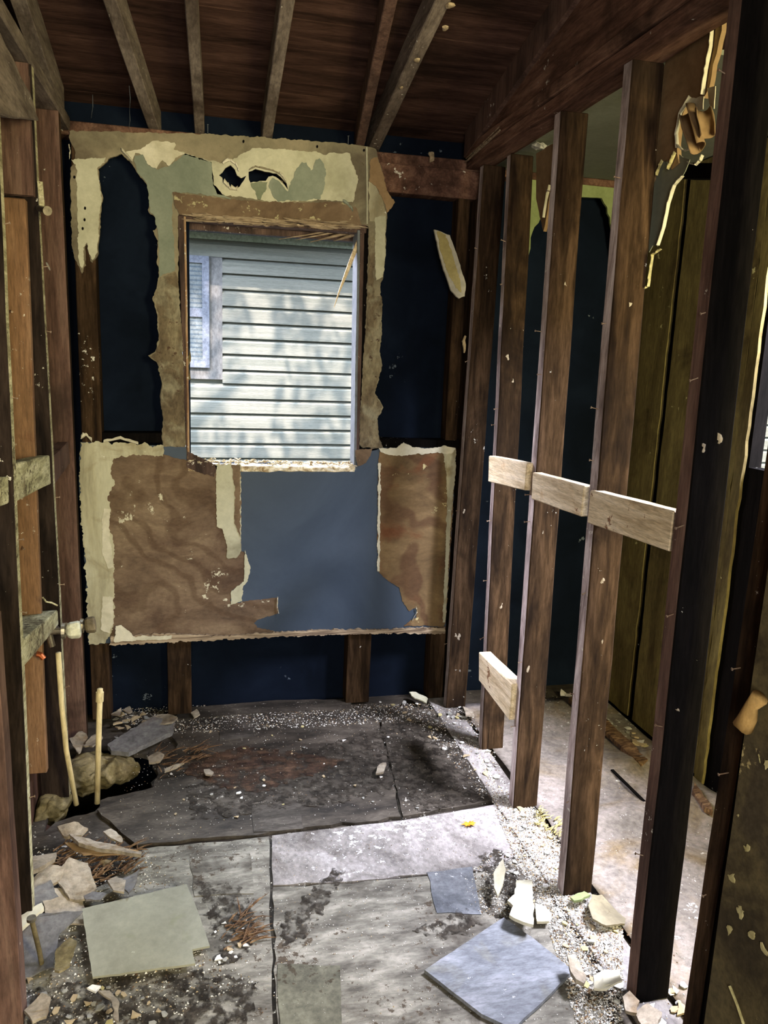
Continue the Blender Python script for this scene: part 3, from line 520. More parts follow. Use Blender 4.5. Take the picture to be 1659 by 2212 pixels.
# ------------------------------------------------------------------ partition studs
def nail(bm, p, d, L=.03):
    d = Vector(d).normalized(); tube(bm, [p, p+d*L*.9, p+d*L], [.0013, .0013, .0013], 5); tube(bm, [p+d*L, p+d*(L+.0015)], .0034, 7)
def stud(foot, top, ysz, mats, label, seed, nails=7, dark=False, xsz=.092, zt=ZT, group='studs of the right partition'):
    """foot, top: (x, y) of the near room-side corner at floor and plate"""
    fx, fy = foot; tx, ty = top
    t = thing('wall_stud', (fx, fy, 0), label, 'stud', None)
    bm = bmesh.new()
    hexa(bm, [(fx, fy, .004), (fx+xsz, fy, .004), (fx+xsz, fy+ysz, .004), (fx, fy+ysz, .004)], [(tx, ty, zt), (tx+xsz, ty, zt), (tx+xsz, ty+ysz, zt), (tx, ty+ysz, zt)])
    for f in bm.faces:
        n = f.normal; f.normal_update()
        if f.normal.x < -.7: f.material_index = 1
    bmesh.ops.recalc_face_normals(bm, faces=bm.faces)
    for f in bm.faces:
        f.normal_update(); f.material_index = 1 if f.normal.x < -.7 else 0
    rough_bm(bm, 12, .0028, 6, seed*3.1, .003)
    finish('timber', bm, mats, t)
    rr = random.Random(seed)
    for i in range(nails):
        z = .25+(1.95/nails)*(i+rr.random()*.8); k = z/zt; x = fx+(tx-fx)*k; y = fy+(ty-fy)*k+ysz*rr.uniform(.2, .8)
        bm = bmesh.new(); nail(bm, Vector((x+.004, y, z)), (-1, rr.uniform(-.3, .3), rr.uniform(-.5, .3)), rr.uniform(.012, .028)); finish('nail', bm, m_rust, t)
    for i in range(3):
        z = rr.uniform(.3, 1.9); k = z/zt; x = fx+(tx-fx)*k+rr.uniform(.01, .06); y = fy+(ty-fy)*k
        bm = bmesh.new(); bmesh.ops.create_icosphere(bm, subdivisions=2, radius=.005, matrix=Matrix.Translation((x, y+.001, z))@Matrix.Diagonal((1, .35, rr.uniform(1, 3.2), 1)))
        for v in bm.verts: v.co += Vector((noise.noise(v.co*150), 0, noise.noise(v.co*170+Vector((3, 0, 0)))))*.009
        finish('plaster_smear', bm, m_debris, t)
    return t
def fxy(u, v): p = P(u, v, 2, .0); return (p.x, p.y)
def txy(u, v): p = P(u, v, 2, ZT); return (p.x, p.y)
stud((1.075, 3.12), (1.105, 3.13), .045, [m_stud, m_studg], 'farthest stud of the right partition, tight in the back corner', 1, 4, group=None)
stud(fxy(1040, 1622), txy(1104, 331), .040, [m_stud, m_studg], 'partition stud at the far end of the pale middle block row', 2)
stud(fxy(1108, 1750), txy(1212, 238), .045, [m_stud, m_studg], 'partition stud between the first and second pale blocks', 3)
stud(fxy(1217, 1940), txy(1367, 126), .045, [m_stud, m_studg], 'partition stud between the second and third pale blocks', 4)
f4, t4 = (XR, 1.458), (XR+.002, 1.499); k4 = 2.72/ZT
s4 = stud(f4, (f4[0]+(t4[0]-f4[0])*k4, f4[1]+(t4[1]-f4[1])*k4), .047, [m_studd, m_red], 'partition stud with a face coloured black as shade, at the near end of the pale blocks', 5, zt=2.72)
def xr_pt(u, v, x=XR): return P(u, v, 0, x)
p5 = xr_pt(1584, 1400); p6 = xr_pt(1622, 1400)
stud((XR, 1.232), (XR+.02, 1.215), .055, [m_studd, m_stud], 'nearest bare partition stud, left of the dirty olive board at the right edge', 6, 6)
# near board at the right edge
nb = thing('olive_board', (XR+.02, 1.0, 0), 'dirty olive board with glue spots at the lower right edge', 'board')
bm = bmesh.new(); box(bm, XR-.02, XR+.02, .1, 1.195, .0, 1.50); rough_bm(bm, 8, .002, 6, 1, .002); finish('board_face', bm, m_olive2, nb)
rr = random.Random(5)
for (u, v) in [(1580, 1895), (1600, 1970), (1575, 2010), (1640, 1640), (1655, 1650), (1612, 1830), (1625, 2020), (1650, 2050), (1590, 1760)]:
    p = P(u, v, 0, XR-.021); bm = bmesh.new(); bmesh.ops.create_icosphere(bm, subdivisions=2, radius=rr.uniform(.004, .008), matrix=Matrix.Translation(p)@Matrix.Diagonal((.2, 1, rr.uniform(.8, 2), 1)))
    for v_ in bm.verts: v_.co += Vector((0, noise.noise(v_.co*110), noise.noise(v_.co*120+Vector((3, 0, 0)))))*.013
    finish('glue_blob', bm, m_chips[3], nb)
bm = bmesh.new(); tube(bm, [P(1576, 2130, 0, XR-.023), P(1592, 2170, 0, XR-.023), P(1606, 2212, 0, XR-.023)], .003, 6); finish('glue_streak', bm, m_chips[3], nb)
bm = bmesh.new(); a, b = P(1640, 1505, 0, XR-.04), P(1605, 1570, 0, XR-.045)
tube(bm, [a, a.lerp(b, .35)+Vector((0, .006, 0)), a.lerp(b, .7), b], [.015, .013, .016, .018], 12); rough_bm(bm, 1, .003, 40, 2, 0)
tag(finish('wooden_peg', bm, M('peg_wood', [(150, 118, 66), (182, 148, 92)], 9, (1, 1, .4)), smooth=True), 'short tan wooden peg sticking out above the dirty olive board edge', 'peg')
# ------------------------------------------------------------------ pale blocks between the partition studs
def xblock(pix, x, th, mat, label, seed, name='blocking', dark_end=False):
    """pix: face corners TL TR BR BL; block reaches from the face plane x to x+th"""
    f = [P(u, v, 0, x) for u, v in pix]; o = Vector((th, 0, 0)); bm = bmesh.new()
    hexa(bm, [f[3], f[2], f[2]+o, f[3]+o], [f[0], f[1], f[1]+o, f[0]+o]); rough_bm(bm, 4, .0016, 9, seed, .003)
    return tag(finish(name, bm, mat), label, 'blocking')
xblock([(1056, 984), (1138, 1000), (1133, 1060), (1054, 1040)], XR+.014, .03, m_pine, 'pale pine block highest on the partition, farthest of the middle row', 1)
xblock([(1150, 1020), (1262, 1050), (1254, 1116), (1147, 1078)], XR+.012, .034, m_pine, 'pale pine block in the centre of the middle row on the partition', 2)
xblock([(1275, 1058), (1456, 1104), (1444, 1192), (1268, 1129)], XR+.004, .036, m_pine, 'longest pale pine block with a split end, nearest of the middle row', 3)
f = [P(1034, 1408, 0, XR+.01), P(1106, 1478, 0, XR+.01), P(1100, 1556, 0, XR+.01), P(1034, 1470, 0, XR+.01)]
bm = bmesh.new(); o = Vector((.05, 0, 0)); hexa(bm, [f[3], f[2], f[2]+o, f[3]+o], [f[0], f[1], f[1]+o, f[0]+o]); rough_bm(bm, 3, .002, 9, 5, .003)
tag(finish('blocking', bm, m_pine), 'low whitish block slanting between the two farthest partition studs', 'blocking')
# ------------------------------------------------------------------ side room: drywall remains, boards, floor
g = thing('green_drywall', (1.5, YB, 2.0), 'lime-green torn drywall at the top of the side room back wall', 'drywall')
sheet('gypsum_board', [(1130, 330), (1350, 380), (1390, 400), (1360, 620), (1330, 560), (1318, 470), (1312, 448), (1300, 428), (1262, 426), (1225, 420), (1185, 448), (1168, 470), (1150, 502), (1140, 560), (1132, 540)], 1, YB+.02, .012, m_green, g, (), .02, .003, 3)
# far wall boards of the side room (plane x = 1.85)
def fboard(pix, mat, label, seed, x=1.85):
    return tag(sheet('wall_board', pix, 0, x, .012, mat, None, (), .05, .003, seed), label, 'board')
def yz(pts): return pts
def fb2(y0, y1, z0, z1, mat, label, seed, x=1.85):
    bm = bmesh.new(); prism(bm, jag([(y0, z0), (y1, z0), (y1, z1), (y0, z1)], .05, .003, seed), 0, x, .012)
    return tag(finish('wall_board', bm, mat), label, 'board')
fb2(2.895, 3.23, .02, 2.32, m_olive, 'olive-brown board on the side room wall, left of the dark gap', 1)
fb2(2.40, 2.855, .02, 2.32, m_olive, 'wide olive board on the side room wall, right of the dark gap', 2)
fb2(2.352, 2.398, .0, 2.32, m_olive, 'narrow olive-brown board beside the bright light slit', 3)
# kraft-backed drywall on the far side of the partition
XK = XR+.13
k = thing('hanging_drywall', (XK, 1.8, 1.7), 'brown-backed torn drywall hanging at the top right between two studs', 'drywall')
sheet('gypsum_board', [(1440, 110), (1560, 45), (1553, 90), (1540, 140), (1532, 190), (1520, 212), (1490, 212), (1468, 262), (1462, 310), (1466, 352), (1450, 366), (1440, 345), (1425, 350), (1400, 420)], 0, XK, .012, m_kraft, k, (), .02, .003, 4)
sheet('paper_strip', [(1420, 350), (1432, 345), (1448, 366), (1462, 330), (1490, 345), (1480, 370), (1462, 395), (1445, 440), (1432, 500), (1420, 532), (1410, 530), (1402, 545), (1400, 470)], 0, XK+.005, .002, m_ceil, k, (), .014, .002, 5)
def ribbon(name, pix, x, wdt, mat, parent, seed):
    bm = bmesh.new(); prev = None; rr = random.Random(seed)
    pts = [P(u, v, 0, x) for u, v in pix]; fine = []
    for i in range(len(pts)-1):
        for j in range(5): fine.append(pts[i].lerp(pts[i+1], j/5.0))
    fine.append(pts[-1])
    for p in fine:
        s = wdt*rr.uniform(.6, 1.3); row = [bm.verts.new(p), bm.verts.new(p+Vector((-.012, -s, rr.uniform(-.002, .002))))]
        if prev: bm.faces.new((prev[0], prev[1], row[1], row[0]))
        prev = row
    o = finish(name, bm, mat, parent); md = o.modifiers.new('s', 'SOLIDIFY'); md.thickness = .0015; return o
ribbon('torn_edge', [(1542, 50), (1538, 100), (1528, 150), (1520, 205)], XK-.004, .005, m_paper, k, 1)
ribbon('torn_edge', [(1493, 210), (1472, 245), (1464, 290), (1466, 320)], XK-.004, .005, m_paper, k, 2)
ribbon('torn_edge', [(1466, 312), (1480, 326), (1500, 320)], XK-.004, .006, m_paper, k, 3)
ribbon('torn_edge', [(1478, 380), (1460, 400), (1447, 440), (1437, 490), (1424, 530)], XK+.0, .005, m_paper, k, 4)
ribbon('torn_edge', [(1432, 348), (1424, 365), (1420, 380)], XK-.004, .010, m_chips[3], k, 5)
ribbon('torn_edge', [(1460, 330), (1452, 350), (1444, 366)], XK-.004, .007, m_chips[3], k, 6)
# curled tube of paper
def scroll(name, pa, pb, r, arc, mat, parent, ph=0):
    bm = bmesh.new(); a, b = Vector(pa), Vector(pb); d = (b-a).normalized(); u = d.orthogonal().normalized(); w_ = d.cross(u); prev = None
    for i in range(13):
        th = ph+arc*i/12; row = [bm.verts.new(a.lerp(b, t)+r*(1+.12*math.sin(5*t+i))*(math.cos(th)*u+math.sin(th)*w_)) for t in (0, .33, .66, 1)]
        if prev:
            for j in range(3): bm.faces.new((prev[j], prev[j+1], row[j+1], row[j]))
        prev = row
    o = finish(name, bm, mat, parent, smooth=True); md = o.modifiers.new('s', 'SOLIDIFY'); md.thickness = .002; return o
scroll('paper_curl', P(1482, 235, 0, XK-.02), P(1505, 320, 0, XK-.02), .020, 4.2, m_kraft, k, 2)
scroll('paper_curl', P(1520, 230, 0, XK-.01), P(1530, 290, 0, XK-.01), .018, 3.4, m_kraft, k, 1)
sheet('paper_strip', [(1489, 212), (1520, 208), (1518, 236), (1490, 240)], 0, XK-.004, .002, m_paper, k, (), .014, .002, 6)
sheet('paper_strip', [(1528, 190), (1545, 186), (1542, 235), (1532, 225)], 0, XK-.004, .002, m_paper, k, (), .014, .002, 7)
ribbon('torn_edge', [(1490, 352), (1505, 357), (1516, 346), (1520, 336)], XK, .008, m_paper, k, 8)
bm = bmesh.new(); q = [P(1478, 352, 0, XK+.03), P(1545, 352, 0, XK+.03), P(1545, 386, 0, XK+.03), P(1470, 386, 0, XK+.03)]; o_ = Vector((.04, 0, 0))
hexa(bm, [q[3], q[2], q[2]+o_, q[3]+o_], [q[0], q[1], q[1]+o_, q[0]+o_]); tag(finish('blocking', bm, m_studd), 'dark block behind the hanging drywall at the top right', 'blocking')
o = ribbon('paper_sliver', [(1430, 538), (1412, 550), (1406, 590), (1403, 618), (1392, 624)], XK-.012, .009, m_chips[3], None, 9)
tag(o, 'small yellow curl of torn paper below the hanging drywall', 'paper scrap')
k2 = thing('drywall_scrap', (XK, 2.55, 2.0), 'pointed salmon-brown drywall scrap between the two far partition studs', 'drywall')
sheet('gypsum_board', [(1158, 332), (1196, 310), (1192, 370), (1188, 420), (1180, 470), (1174, 500), (1166, 470), (1158, 430)], 0, XK, .012, m_kraft, k2, (), .02, .002, 4)
ribbon('torn_edge', [(1190, 400), (1182, 430), (1176, 470)], XK-.004, .008, m_paper, k2, 3)
# side room floor sheets with a hump
bm = bmesh.new(); nx, ny = 22, 60; grid = []
for j in range(ny+1):
    row = []
    for i in range(nx+1):
        x = 1.15+.70*i/nx; y = .3+2.85*j/ny
        z = .004+.038*math.exp(-((y-2.62-.10*math.sin(3*x))/.085)**2)*(.6+.4*math.sin(4*x))+.018*math.exp(-((y-2.22)/.07)**2)+.006*noise.noise(Vector((x*5, y*5, 0)))
        row.append(bm.verts.new((x, y, max(z, .001))))
    grid.append(row)
for j in range(ny):
    for i in range(nx): bm.faces.new((grid[j][i], grid[j][i+1], grid[j+1][i+1], grid[j+1][i]))
o = finish('floor_sheet', bm, m_hall, smooth=True); md = o.modifiers.new('s', 'SOLIDIFY'); md.thickness = .003; md.offset = -1
tag(o, 'buckled pale floor sheet of the side room behind the partition', 'floor sheet')
bm = bmesh.new(); a, b = P(1322, 1664, 2, .02), P(1470, 1810, 2, .008); c = (b-a).normalized().cross(Vector((0, 0, 1)))*.006
hexa(bm, [a-c, a+c, b+c, b-c], [a-c+Vector((0, 0, .004)), a+c+Vector((0, 0, .004)), b+c+Vector((0, 0, .004)), b-c+Vector((0, 0, .004))])
tag(finish('metal_strip', bm, m_studd), 'thin dark strip lying on the side room floor', 'strip')
for (q, lb) in [([(1240, 1500), (1300, 1545), (1400, 1640), (1385, 1650), (1285, 1560), (1228, 1510)], 'dark rotten base strip along the side room wall, far part'),
                ([(1500, 1690), (1530, 1730), (1540, 1752), (1522, 1745), (1496, 1705)], 'dark rotten base strip along the side room wall, near part')]:
    loose('base_strip', q, .035, .02, m_debris2, lb, 'base strip', seed=4, wob=.01)
# ------------------------------------------------------------------ left wall framing
def lstud(pt, pb, ysz, mats, label, seed, xsz=.09, z0=.0, z1=ZT, nails=5, x=XL):
    """pt, pb: pixels of the near room-side edge near top and bottom (plane x = XL)"""
    a, b = P(*pt, 0, x), P(*pb, 0, x); k0 = (z0-b.z)/(a.z-b.z); k1 = (z1-b.z)/(a.z-b.z); f = b.lerp(a, k0); t_ = b.lerp(a, k1)
    th = thing('wall_stud', (f.x, f.y, z0), label, 'stud', None)
    bm = bmesh.new(); hexa(bm, [(f.x-xsz, f.y, z0), (f.x, f.y, z0), (f.x, f.y+ysz, z0), (f.x-xsz, f.y+ysz, z0)], [(t_.x-xsz, t_.y, z1), (t_.x, t_.y, z1), (t_.x, t_.y+ysz, z1), (t_.x-xsz, t_.y+ysz, z1)])
    bmesh.ops.recalc_face_normals(bm, faces=bm.faces)
    for q in bm.faces:
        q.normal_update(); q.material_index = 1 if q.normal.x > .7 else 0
    rough_bm(bm, 12, .002, 6, seed*2.3, .002); finish('timber', bm, mats, th)
    rr = random.Random(seed)
    for i in range(nails):
        z = z0+.3+(z1-z0-.5)*(i+rr.random()*.7)/max(1, nails); kk = (z-z0)/(z1-z0); p = f.lerp(t_, kk)
        bm = bmesh.new(); nail(bm, Vector((p.x-.004, p.y+ysz*.5, z)), (1, rr.uniform(-.3, .3), rr.uniform(-.4, .4)), .018); finish('nail', bm, m_rust, th)
    return th
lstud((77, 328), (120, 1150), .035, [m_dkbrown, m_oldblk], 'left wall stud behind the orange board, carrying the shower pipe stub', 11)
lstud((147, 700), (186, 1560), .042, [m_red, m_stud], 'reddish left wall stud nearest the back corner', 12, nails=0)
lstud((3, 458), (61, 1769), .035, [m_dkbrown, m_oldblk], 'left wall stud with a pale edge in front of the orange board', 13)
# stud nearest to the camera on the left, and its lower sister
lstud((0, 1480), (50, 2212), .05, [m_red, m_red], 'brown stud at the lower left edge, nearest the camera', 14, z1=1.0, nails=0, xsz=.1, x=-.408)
ob = thing('orange_board', (-.50, 2.5, .18), 'orange-brown upright board at the left edge, hanging above the floor hole', 'board')
bm = bmesh.new(); a = [P(0, 425, 1, 2.5), P(55, 428, 1, 2.5)]; b = [P(60, 1675, 1, 2.5), P(101, 1668, 1, 2.5)]
x1t, x1b = a[1].x, b[1].x
hexa(bm, [(x1b-.095, 2.5, .18), (x1b, 2.5, .18), (x1b, 2.53, .18), (x1b-.095, 2.53, .18)], [(x1t-.095, 2.5, 1.948), (x1t, 2.5, 1.948), (x1t, 2.53, 1.948), (x1t-.095, 2.53, 1.948)])
rough_bm(bm, 10, .0014, 6, 3, .003); finish('board_face', bm, m_orange, ob)
for (u, v) in [(22, 670), (20, 825), (30, 955), (52, 1500), (48, 1180)]:
    p = P(u, v, 1, 2.498); bm = bmesh.new(); nail(bm, p, (.5, -1, -.3), .018); finish('nail', bm, m_rust, ob)
# header board and wall beams at the upper left
bm = bmesh.new(); a_ = P(0, 246, 1, 2.545); b_ = P(76, 426, 1, 2.545); box(bm, -.548, b_.x, 2.545, 2.548, b_.z, ZT); box(bm, -.548, b_.x-.001, 2.53, 2.546, b_.z+.001, ZT-.002)
tag(finish('header_board', bm, m_red), 'brown board above the orange board on the left wall', 'board')
def lbeam(x0, x1, z0, z1, mat, name, label, seed, ya=.3):
    bm = bmesh.new(); hexa(bm, [(x0, ya, z0), (x1, ya, z0), (x1, YB, z0), (x0, YB, z0)], [(x0, ya, z1), (x1, ya, z1), (x1, YB, z1), (x0, YB, z1)]); rough_bm(bm, 10, .004, 5, seed, .004)
    return tag(finish(name, bm, mat), label, 'beam')
lbeam(-.548, XL+.0, ZT, ZT+.045, m_raft, 'top_plate', 'top plate of the left wall, under the left rafter', 1)
bm = bmesh.new(); prism(bm, [(-.2, roofz(-.2)-.11), (YB, roofz(YB)-.11), (YB, roofz(YB)-.004), (-.2, roofz(-.2)-.004)], 0, XL-.06, .045); rough_bm(bm, 6, .003, 6, 1, .002)
tag(finish('rafter', bm, m_raft), 'olive-grey rafter lying along the left wall', 'rafter')
bm = bmesh.new(); q = [P(-20, 40, 0, XL-.0), P(60, 200, 0, XL), P(82, 262, 0, XL), P(-20, 246, 0, XL)]; o_ = Vector((.03, 0, 0))
hexa(bm, [q[3]-o_, q[2]-o_, q[2]+o_*.2, q[3]+o_*.2], [q[0]-o_, q[1]-o_, q[1]+o_*.2, q[0]+o_*.2]); rough_bm(bm, 6, .006, 14, 2, .004)
tag(finish('bracket_board', bm, m_raft), 'knotty grey-brown board at the upper left corner of the frame', 'board')
# blocks on the left wall
xb1 = [('blocking', [(27, 1004), (110, 982), (112, 1045), (30, 1086)], 'pale block at waist height between the two left studs'),
       ('blocking', [(-30, 1035), (17, 1028), (20, 1085), (-30, 1108)], 'pale block at the far left edge, left of the pale-edged stud'),
       ('blocking', [(117, 985), (148, 955), (152, 1000), (117, 1048)], 'thin brown block between the last two left wall studs')]
for i, (nm, q, lb) in enumerate(xb1):
    f = [P(u, v, 0, XL-.006) for u, v in q]; o_ = Vector((-.04, 0, 0)); bm = bmesh.new()
    hexa(bm, [f[3], f[2], f[2]+o_, f[3]+o_], [f[0], f[1], f[1]+o_, f[0]+o_]); rough_bm(bm, 4, .0025, 12, i, .003)
    tag(finish(nm, bm, m_oldblk if i < 2 else m_red), lb, 'blocking')
f = [P(46, 1378, 0, XL), P(124, 1318, 0, XL), P(96, 1378, 0, XL), P(52, 1437, 0, XL)]
bm = bmesh.new(); ya, yb_ = 2.055, 2.57; x0, x1 = XL-.085, XL+.0
hexa(bm, [(x0, ya, .725), (x1, ya, .725), (x1, yb_, .66), (x0, yb_, .66)], [(x0, ya, .80), (x1, ya, .80), (x1, yb_, .71), (x0, yb_, .71)]); rough_bm(bm, 4, .003, 14, 5, .003)
tag(finish('blocking', bm, m_oldblk), 'lower pale block with a crusty top, beside the shower valve', 'blocking')
# shower valve
vv = thing('shower_valve', P(150, 1362, 0, XL+.02), 'two-handled shower valve on the left wall', 'shower valve')
def knob(p, ax, r, L, mat, par, name='handle'):
    bm = bmesh.new(); p = Vector(p); ax = Vector(ax).normalized(); n = 16; a = ax.orthogonal().normalized(); b = ax.cross(a); prof = [(0, r*.5), (.12*L, r*.8), (.3*L, r*.95), (.8*L, r), (.95*L, r*.9), (L, r*.55)]; rings = []
    for (h, rad) in prof:
        rings.append([bm.verts.new(p+ax*h+rad*(1+.07*(k % 2))*(math.cos(2*math.pi*k/n)*a+math.sin(2*math.pi*k/n)*b)) for k in range(n)])
    for i in range(len(rings)-1):
        for k in range(n): bm.faces.new((rings[i][k], rings[i][(k+1) % n], rings[i+1][(k+1) % n], rings[i+1][k]))
    bm.faces.new(rings[0][::-1]); bm.faces.new(rings[-1]); return finish(name, bm, mat, par, smooth=False)
kp = P(143, 1363, 1, 2.50); kp2 = P(182, 1352, 1, 2.72)
knob(kp, (1, .12, .06), .026, .044, m_knob, vv); knob(kp2, (1, .1, .1), .027, .038, m_knob2, vv)
for q in (kp, kp2):
    bm = bmesh.new(); tube(bm, [q+Vector((-.012, 0, 0)), q+Vector((-.002, 0, 0))], [.026, .024], 18); finish('escutcheon', bm, m_metal, vv)
    bm = bmesh.new(); tube(bm, [q+Vector((-.07, 0, 0)), q], .010, 12); finish('stem', bm, m_metal, vv)
bm = bmesh.new(); tube(bm, [kp+Vector((-.06, 0, 0)), kp2+Vector((-.06, 0, 0))], .014, 12); tube(bm, [kp+Vector((-.06, .03, 0)), kp+Vector((-.05, .03, -.06))], .011, 12); finish('valve_body', bm, m_metal, vv)
def pipe(pix, y, r, mat, label, name='water_pipe', coupling=None, cap=None, cat='pipe'):
    pts = [P(u, v, 1, yy) for (u, v), yy in zip(pix, y)]; t = thing(name, pts[-1], label, cat)
    bm = bmesh.new(); tube(bm, pts, r, 12); finish('tube', bm, mat, t, smooth=True)
    if coupling: bm = bmesh.new(); d = (pts[1]-pts[0]).normalized(); tube(bm, [pts[0]+d*.012, pts[0]+d*.045], r*1.35, 14); finish('coupling', bm, mat, t)
    if cap: bm = bmesh.new(); tube(bm, [pts[0]-Vector((0, 0, .004)), pts[0]+Vector((0, 0, .004))], r*1.9, 14); finish('flange', bm, m_metal, t)
    return t
pipe([(126, 1410), (133, 1520), (143, 1620), (165, 1738)], [2.50, 2.51, 2.53, 2.55], .0085, m_pvc, 'long tan water pipe dropping from the shower valve into the floor hole')
pipe([(216, 1488), (213, 1600), (210, 1735)], [2.60, 2.60, 2.60], .0095, m_pvc, 'short tan water pipe with a coupling, standing in the floor hole', coupling=True)
pipe([(68, 1985), (84, 2050), (99, 2125)], [1.86, 1.85, 1.84], .006, m_olive2, 'thin rusty pipe stub at the lower left edge', cap=True)
t = thing('chrome_pipe_stub', P(92, 455, 1, 2.55), 'short chrome shower arm stub with an open end, high on the left stud', 'pipe stub')
bm = bmesh.new(); a, b = P(84, 450, 1, 2.55), P(101, 455, 1, 2.50); tube(bm, [a, b], .009, 12); finish('tube', bm, m_metal, t)
bm = bmesh.new(); d = (b-a).normalized(); tube(bm, [b, b+d*.006], .013, 14); finish('end_ring', bm, m_metal, t)
bm = bmesh.new(); a, b = P(86, 392, 1, 2.545), P(91, 450, 1, 2.545); hexa(bm, [b+Vector((-.007, 0, 0)), b+Vector((.007, 0, 0)), b+Vector((.007, .008, 0)), b+Vector((-.007, .008, 0))], [a+Vector((-.007, 0, 0)), a+Vector((.007, 0, 0)), a+Vector((.007, .008, 0)), a+Vector((-.007, .008, 0))])
tag(finish('lath_strip', bm, m_oldblk), 'short pale lath above the chrome shower arm stub', 'lath')
bm = bmesh.new(); q = P(88, 1415, 1, 2.48); tube(bm, [q+Vector((-.012, 0, .004)), q, q+Vector((.008, 0, -.012))], .009, 10); tag(finish('copper_fitting', bm, m_copper), 'small copper fitting under the lower pale block', 'pipe fitting')
bm = bmesh.new(); tube(bm, [P(92, 1290, 1, 2.45), P(100, 1300, 1, 2.46), P(112, 1302, 1, 2.47), P(124, 1308, 1, 2.48)], .0025, 6); tag(finish('wire', bm, m_oldblk), 'thin bent wire on top of the lower pale block', 'wire')
# ------------------------------------------------------------------ hanging scraps
t = thing('drywall_strip', P(972, 570, 1, YB-.05), 'cream strip of drywall hanging aslant in the bare bay right of the window', 'drywall')
bm = bmesh.new(); yq = YB-.05; prism(bm, jag(trace([(938, 496), (952, 500), (972, 508), (990, 560), (1006, 612), (1004, 640), (992, 645), (975, 628), (955, 570)], 1, yq), .012, .0016, 4), 1, yq, .012)
finish('gypsum_board', bm, m_paper, t)
layer('paper_face', [(944, 500), (962, 506), (980, 560), (994, 605), (996, 632), (984, 622), (966, 585), (950, 540)], m_yellowed, .0005, t, 5, y=yq)
bm = bmesh.new(); a, b = P(1008, 346, 0, XR+.02), P(1082, 278, 0, XR+.02)
for i in range(7):
    o_ = Vector((R.uniform(-.008, .004), R.uniform(-.012, .012), R.uniform(-.008, .008))); tube(bm, [a+o_, a.lerp(b, .5)+o_*.6, b+o_*1.2], [.002, .0045, .003], 5)
tag(finish('splintered_stick', bm, m_splint), 'pale splintered stick stuck to the partition plate above the corner', 'wood splinter')
def lump(u, v, ax, val, s, mat, label, seed, stretch=(1, 1, 1), name='plaster_lump'):
    bm = bmesh.new(); bmesh.ops.create_icosphere(bm, subdivisions=2, radius=s, matrix=Matrix.Translation(P(u, v, ax, val))@Matrix.Diagonal((*stretch, 1)))
    for v_ in bm.verts: v_.co += Vector((noise.noise(v_.co*60+Vector((seed, 0, 0))), noise.noise(v_.co*60+Vector((0, seed, 0))), noise.noise(v_.co*60+Vector((0, 0, seed)))))*s*.9
    return tag(finish(name, bm, mat), label, 'plaster')
lump(1203, 172, 0, XR+.05, .012, m_chips[2], 'plaster lump clinging to the middle of the partition plate', 1, (.4, 1, 1))
lump(1352, 38, 0, XR+.05, .018, m_chips[1], 'large plaster lump on the partition plate at the top of the photo', 2, (.4, 1, 1))
lump(1232, 130, 0, XR+.05, .010, m_chips[1], 'small plaster lump on the plate, right of the middle one', 3, (.4, 1.6, .6))
lump(932, 340, 1, YB, .014, m_chips[1], 'plaster lump on the dark header right of the window', 4, (.7, .4, 1.5))
lump(1165, 316, 2, ZT-.004, .022, m_chips[2], 'plaster crust on the underside of the partition plate, above the far bay', 5, (1.4, 1, .3))
lump(1003, 745, 0, XR+.04, .012, m_chips[1], 'narrow plaster flake on the far corner stud', 6, (.4, .6, 3))
lump(104, 575, 0, XL+.0, .008, m_chips[2], 'tiny plaster lump on the reddish left stud', 7, (.4, 1, 1.2))
for i, (u, v) in enumerate([(970, 12), (962, 60), (900, 130), (868, 190)]):
    p = PP(u, v, RN, (0, YB, 2.36)); bm = bmesh.new(); bmesh.ops.create_icosphere(bm, subdivisions=2, radius=.013-.002*i, matrix=Matrix.Translation(p)@Matrix.Diagonal((1, 1.6, .45, 1)))
    for v_ in bm.verts: v_.co += Vector((noise.noise(v_.co*70), noise.noise(v_.co*70+Vector((0, 5, 0))), 0))*.01
    tag(finish('plaster_lump', bm, m_chips[1]), ['largest plaster lump under the crusted rafter, at the photo top', 'second plaster lump under the crusted rafter', 'third plaster lump under the crusted rafter', 'lowest plaster lump under the crusted rafter'][i], 'plaster')
# upright nails on the back plate and cobwebs
for (u, v, lb) in [(449, 288, 'upright nail on the back plate, beside the second rafter'), (752, 312, 'upright nail on the back plate, left of the doubled rafters')]:
    p = P(u, v, 1, YB-.004); bm = bmesh.new(); nail(bm, p, (0, 0, 1), .030); tag(finish('nail', bm, m_wtrim), lb, 'nail')
bm = bmesh.new(); rr = random.Random(3)
for (a, b) in [((280, 240), (278, 280)), ((200, 205), (197, 255)), ((279, 185), (280, 240)), ((75, 205), (114, 262)), ((43, 163), (60, 186))]:
    tube(bm, [P(*a, 1, YB-.25), P((a[0]+b[0])/2+2, (a[1]+b[1])/2, 1, YB-.2), P(*b, 1, YB-.1)], [.0008, .0014, .0006], 4)
tag(finish('cobweb', bm, m_wtrim), 'thin white cobweb threads in the upper left corner', 'cobweb', kind='stuff')
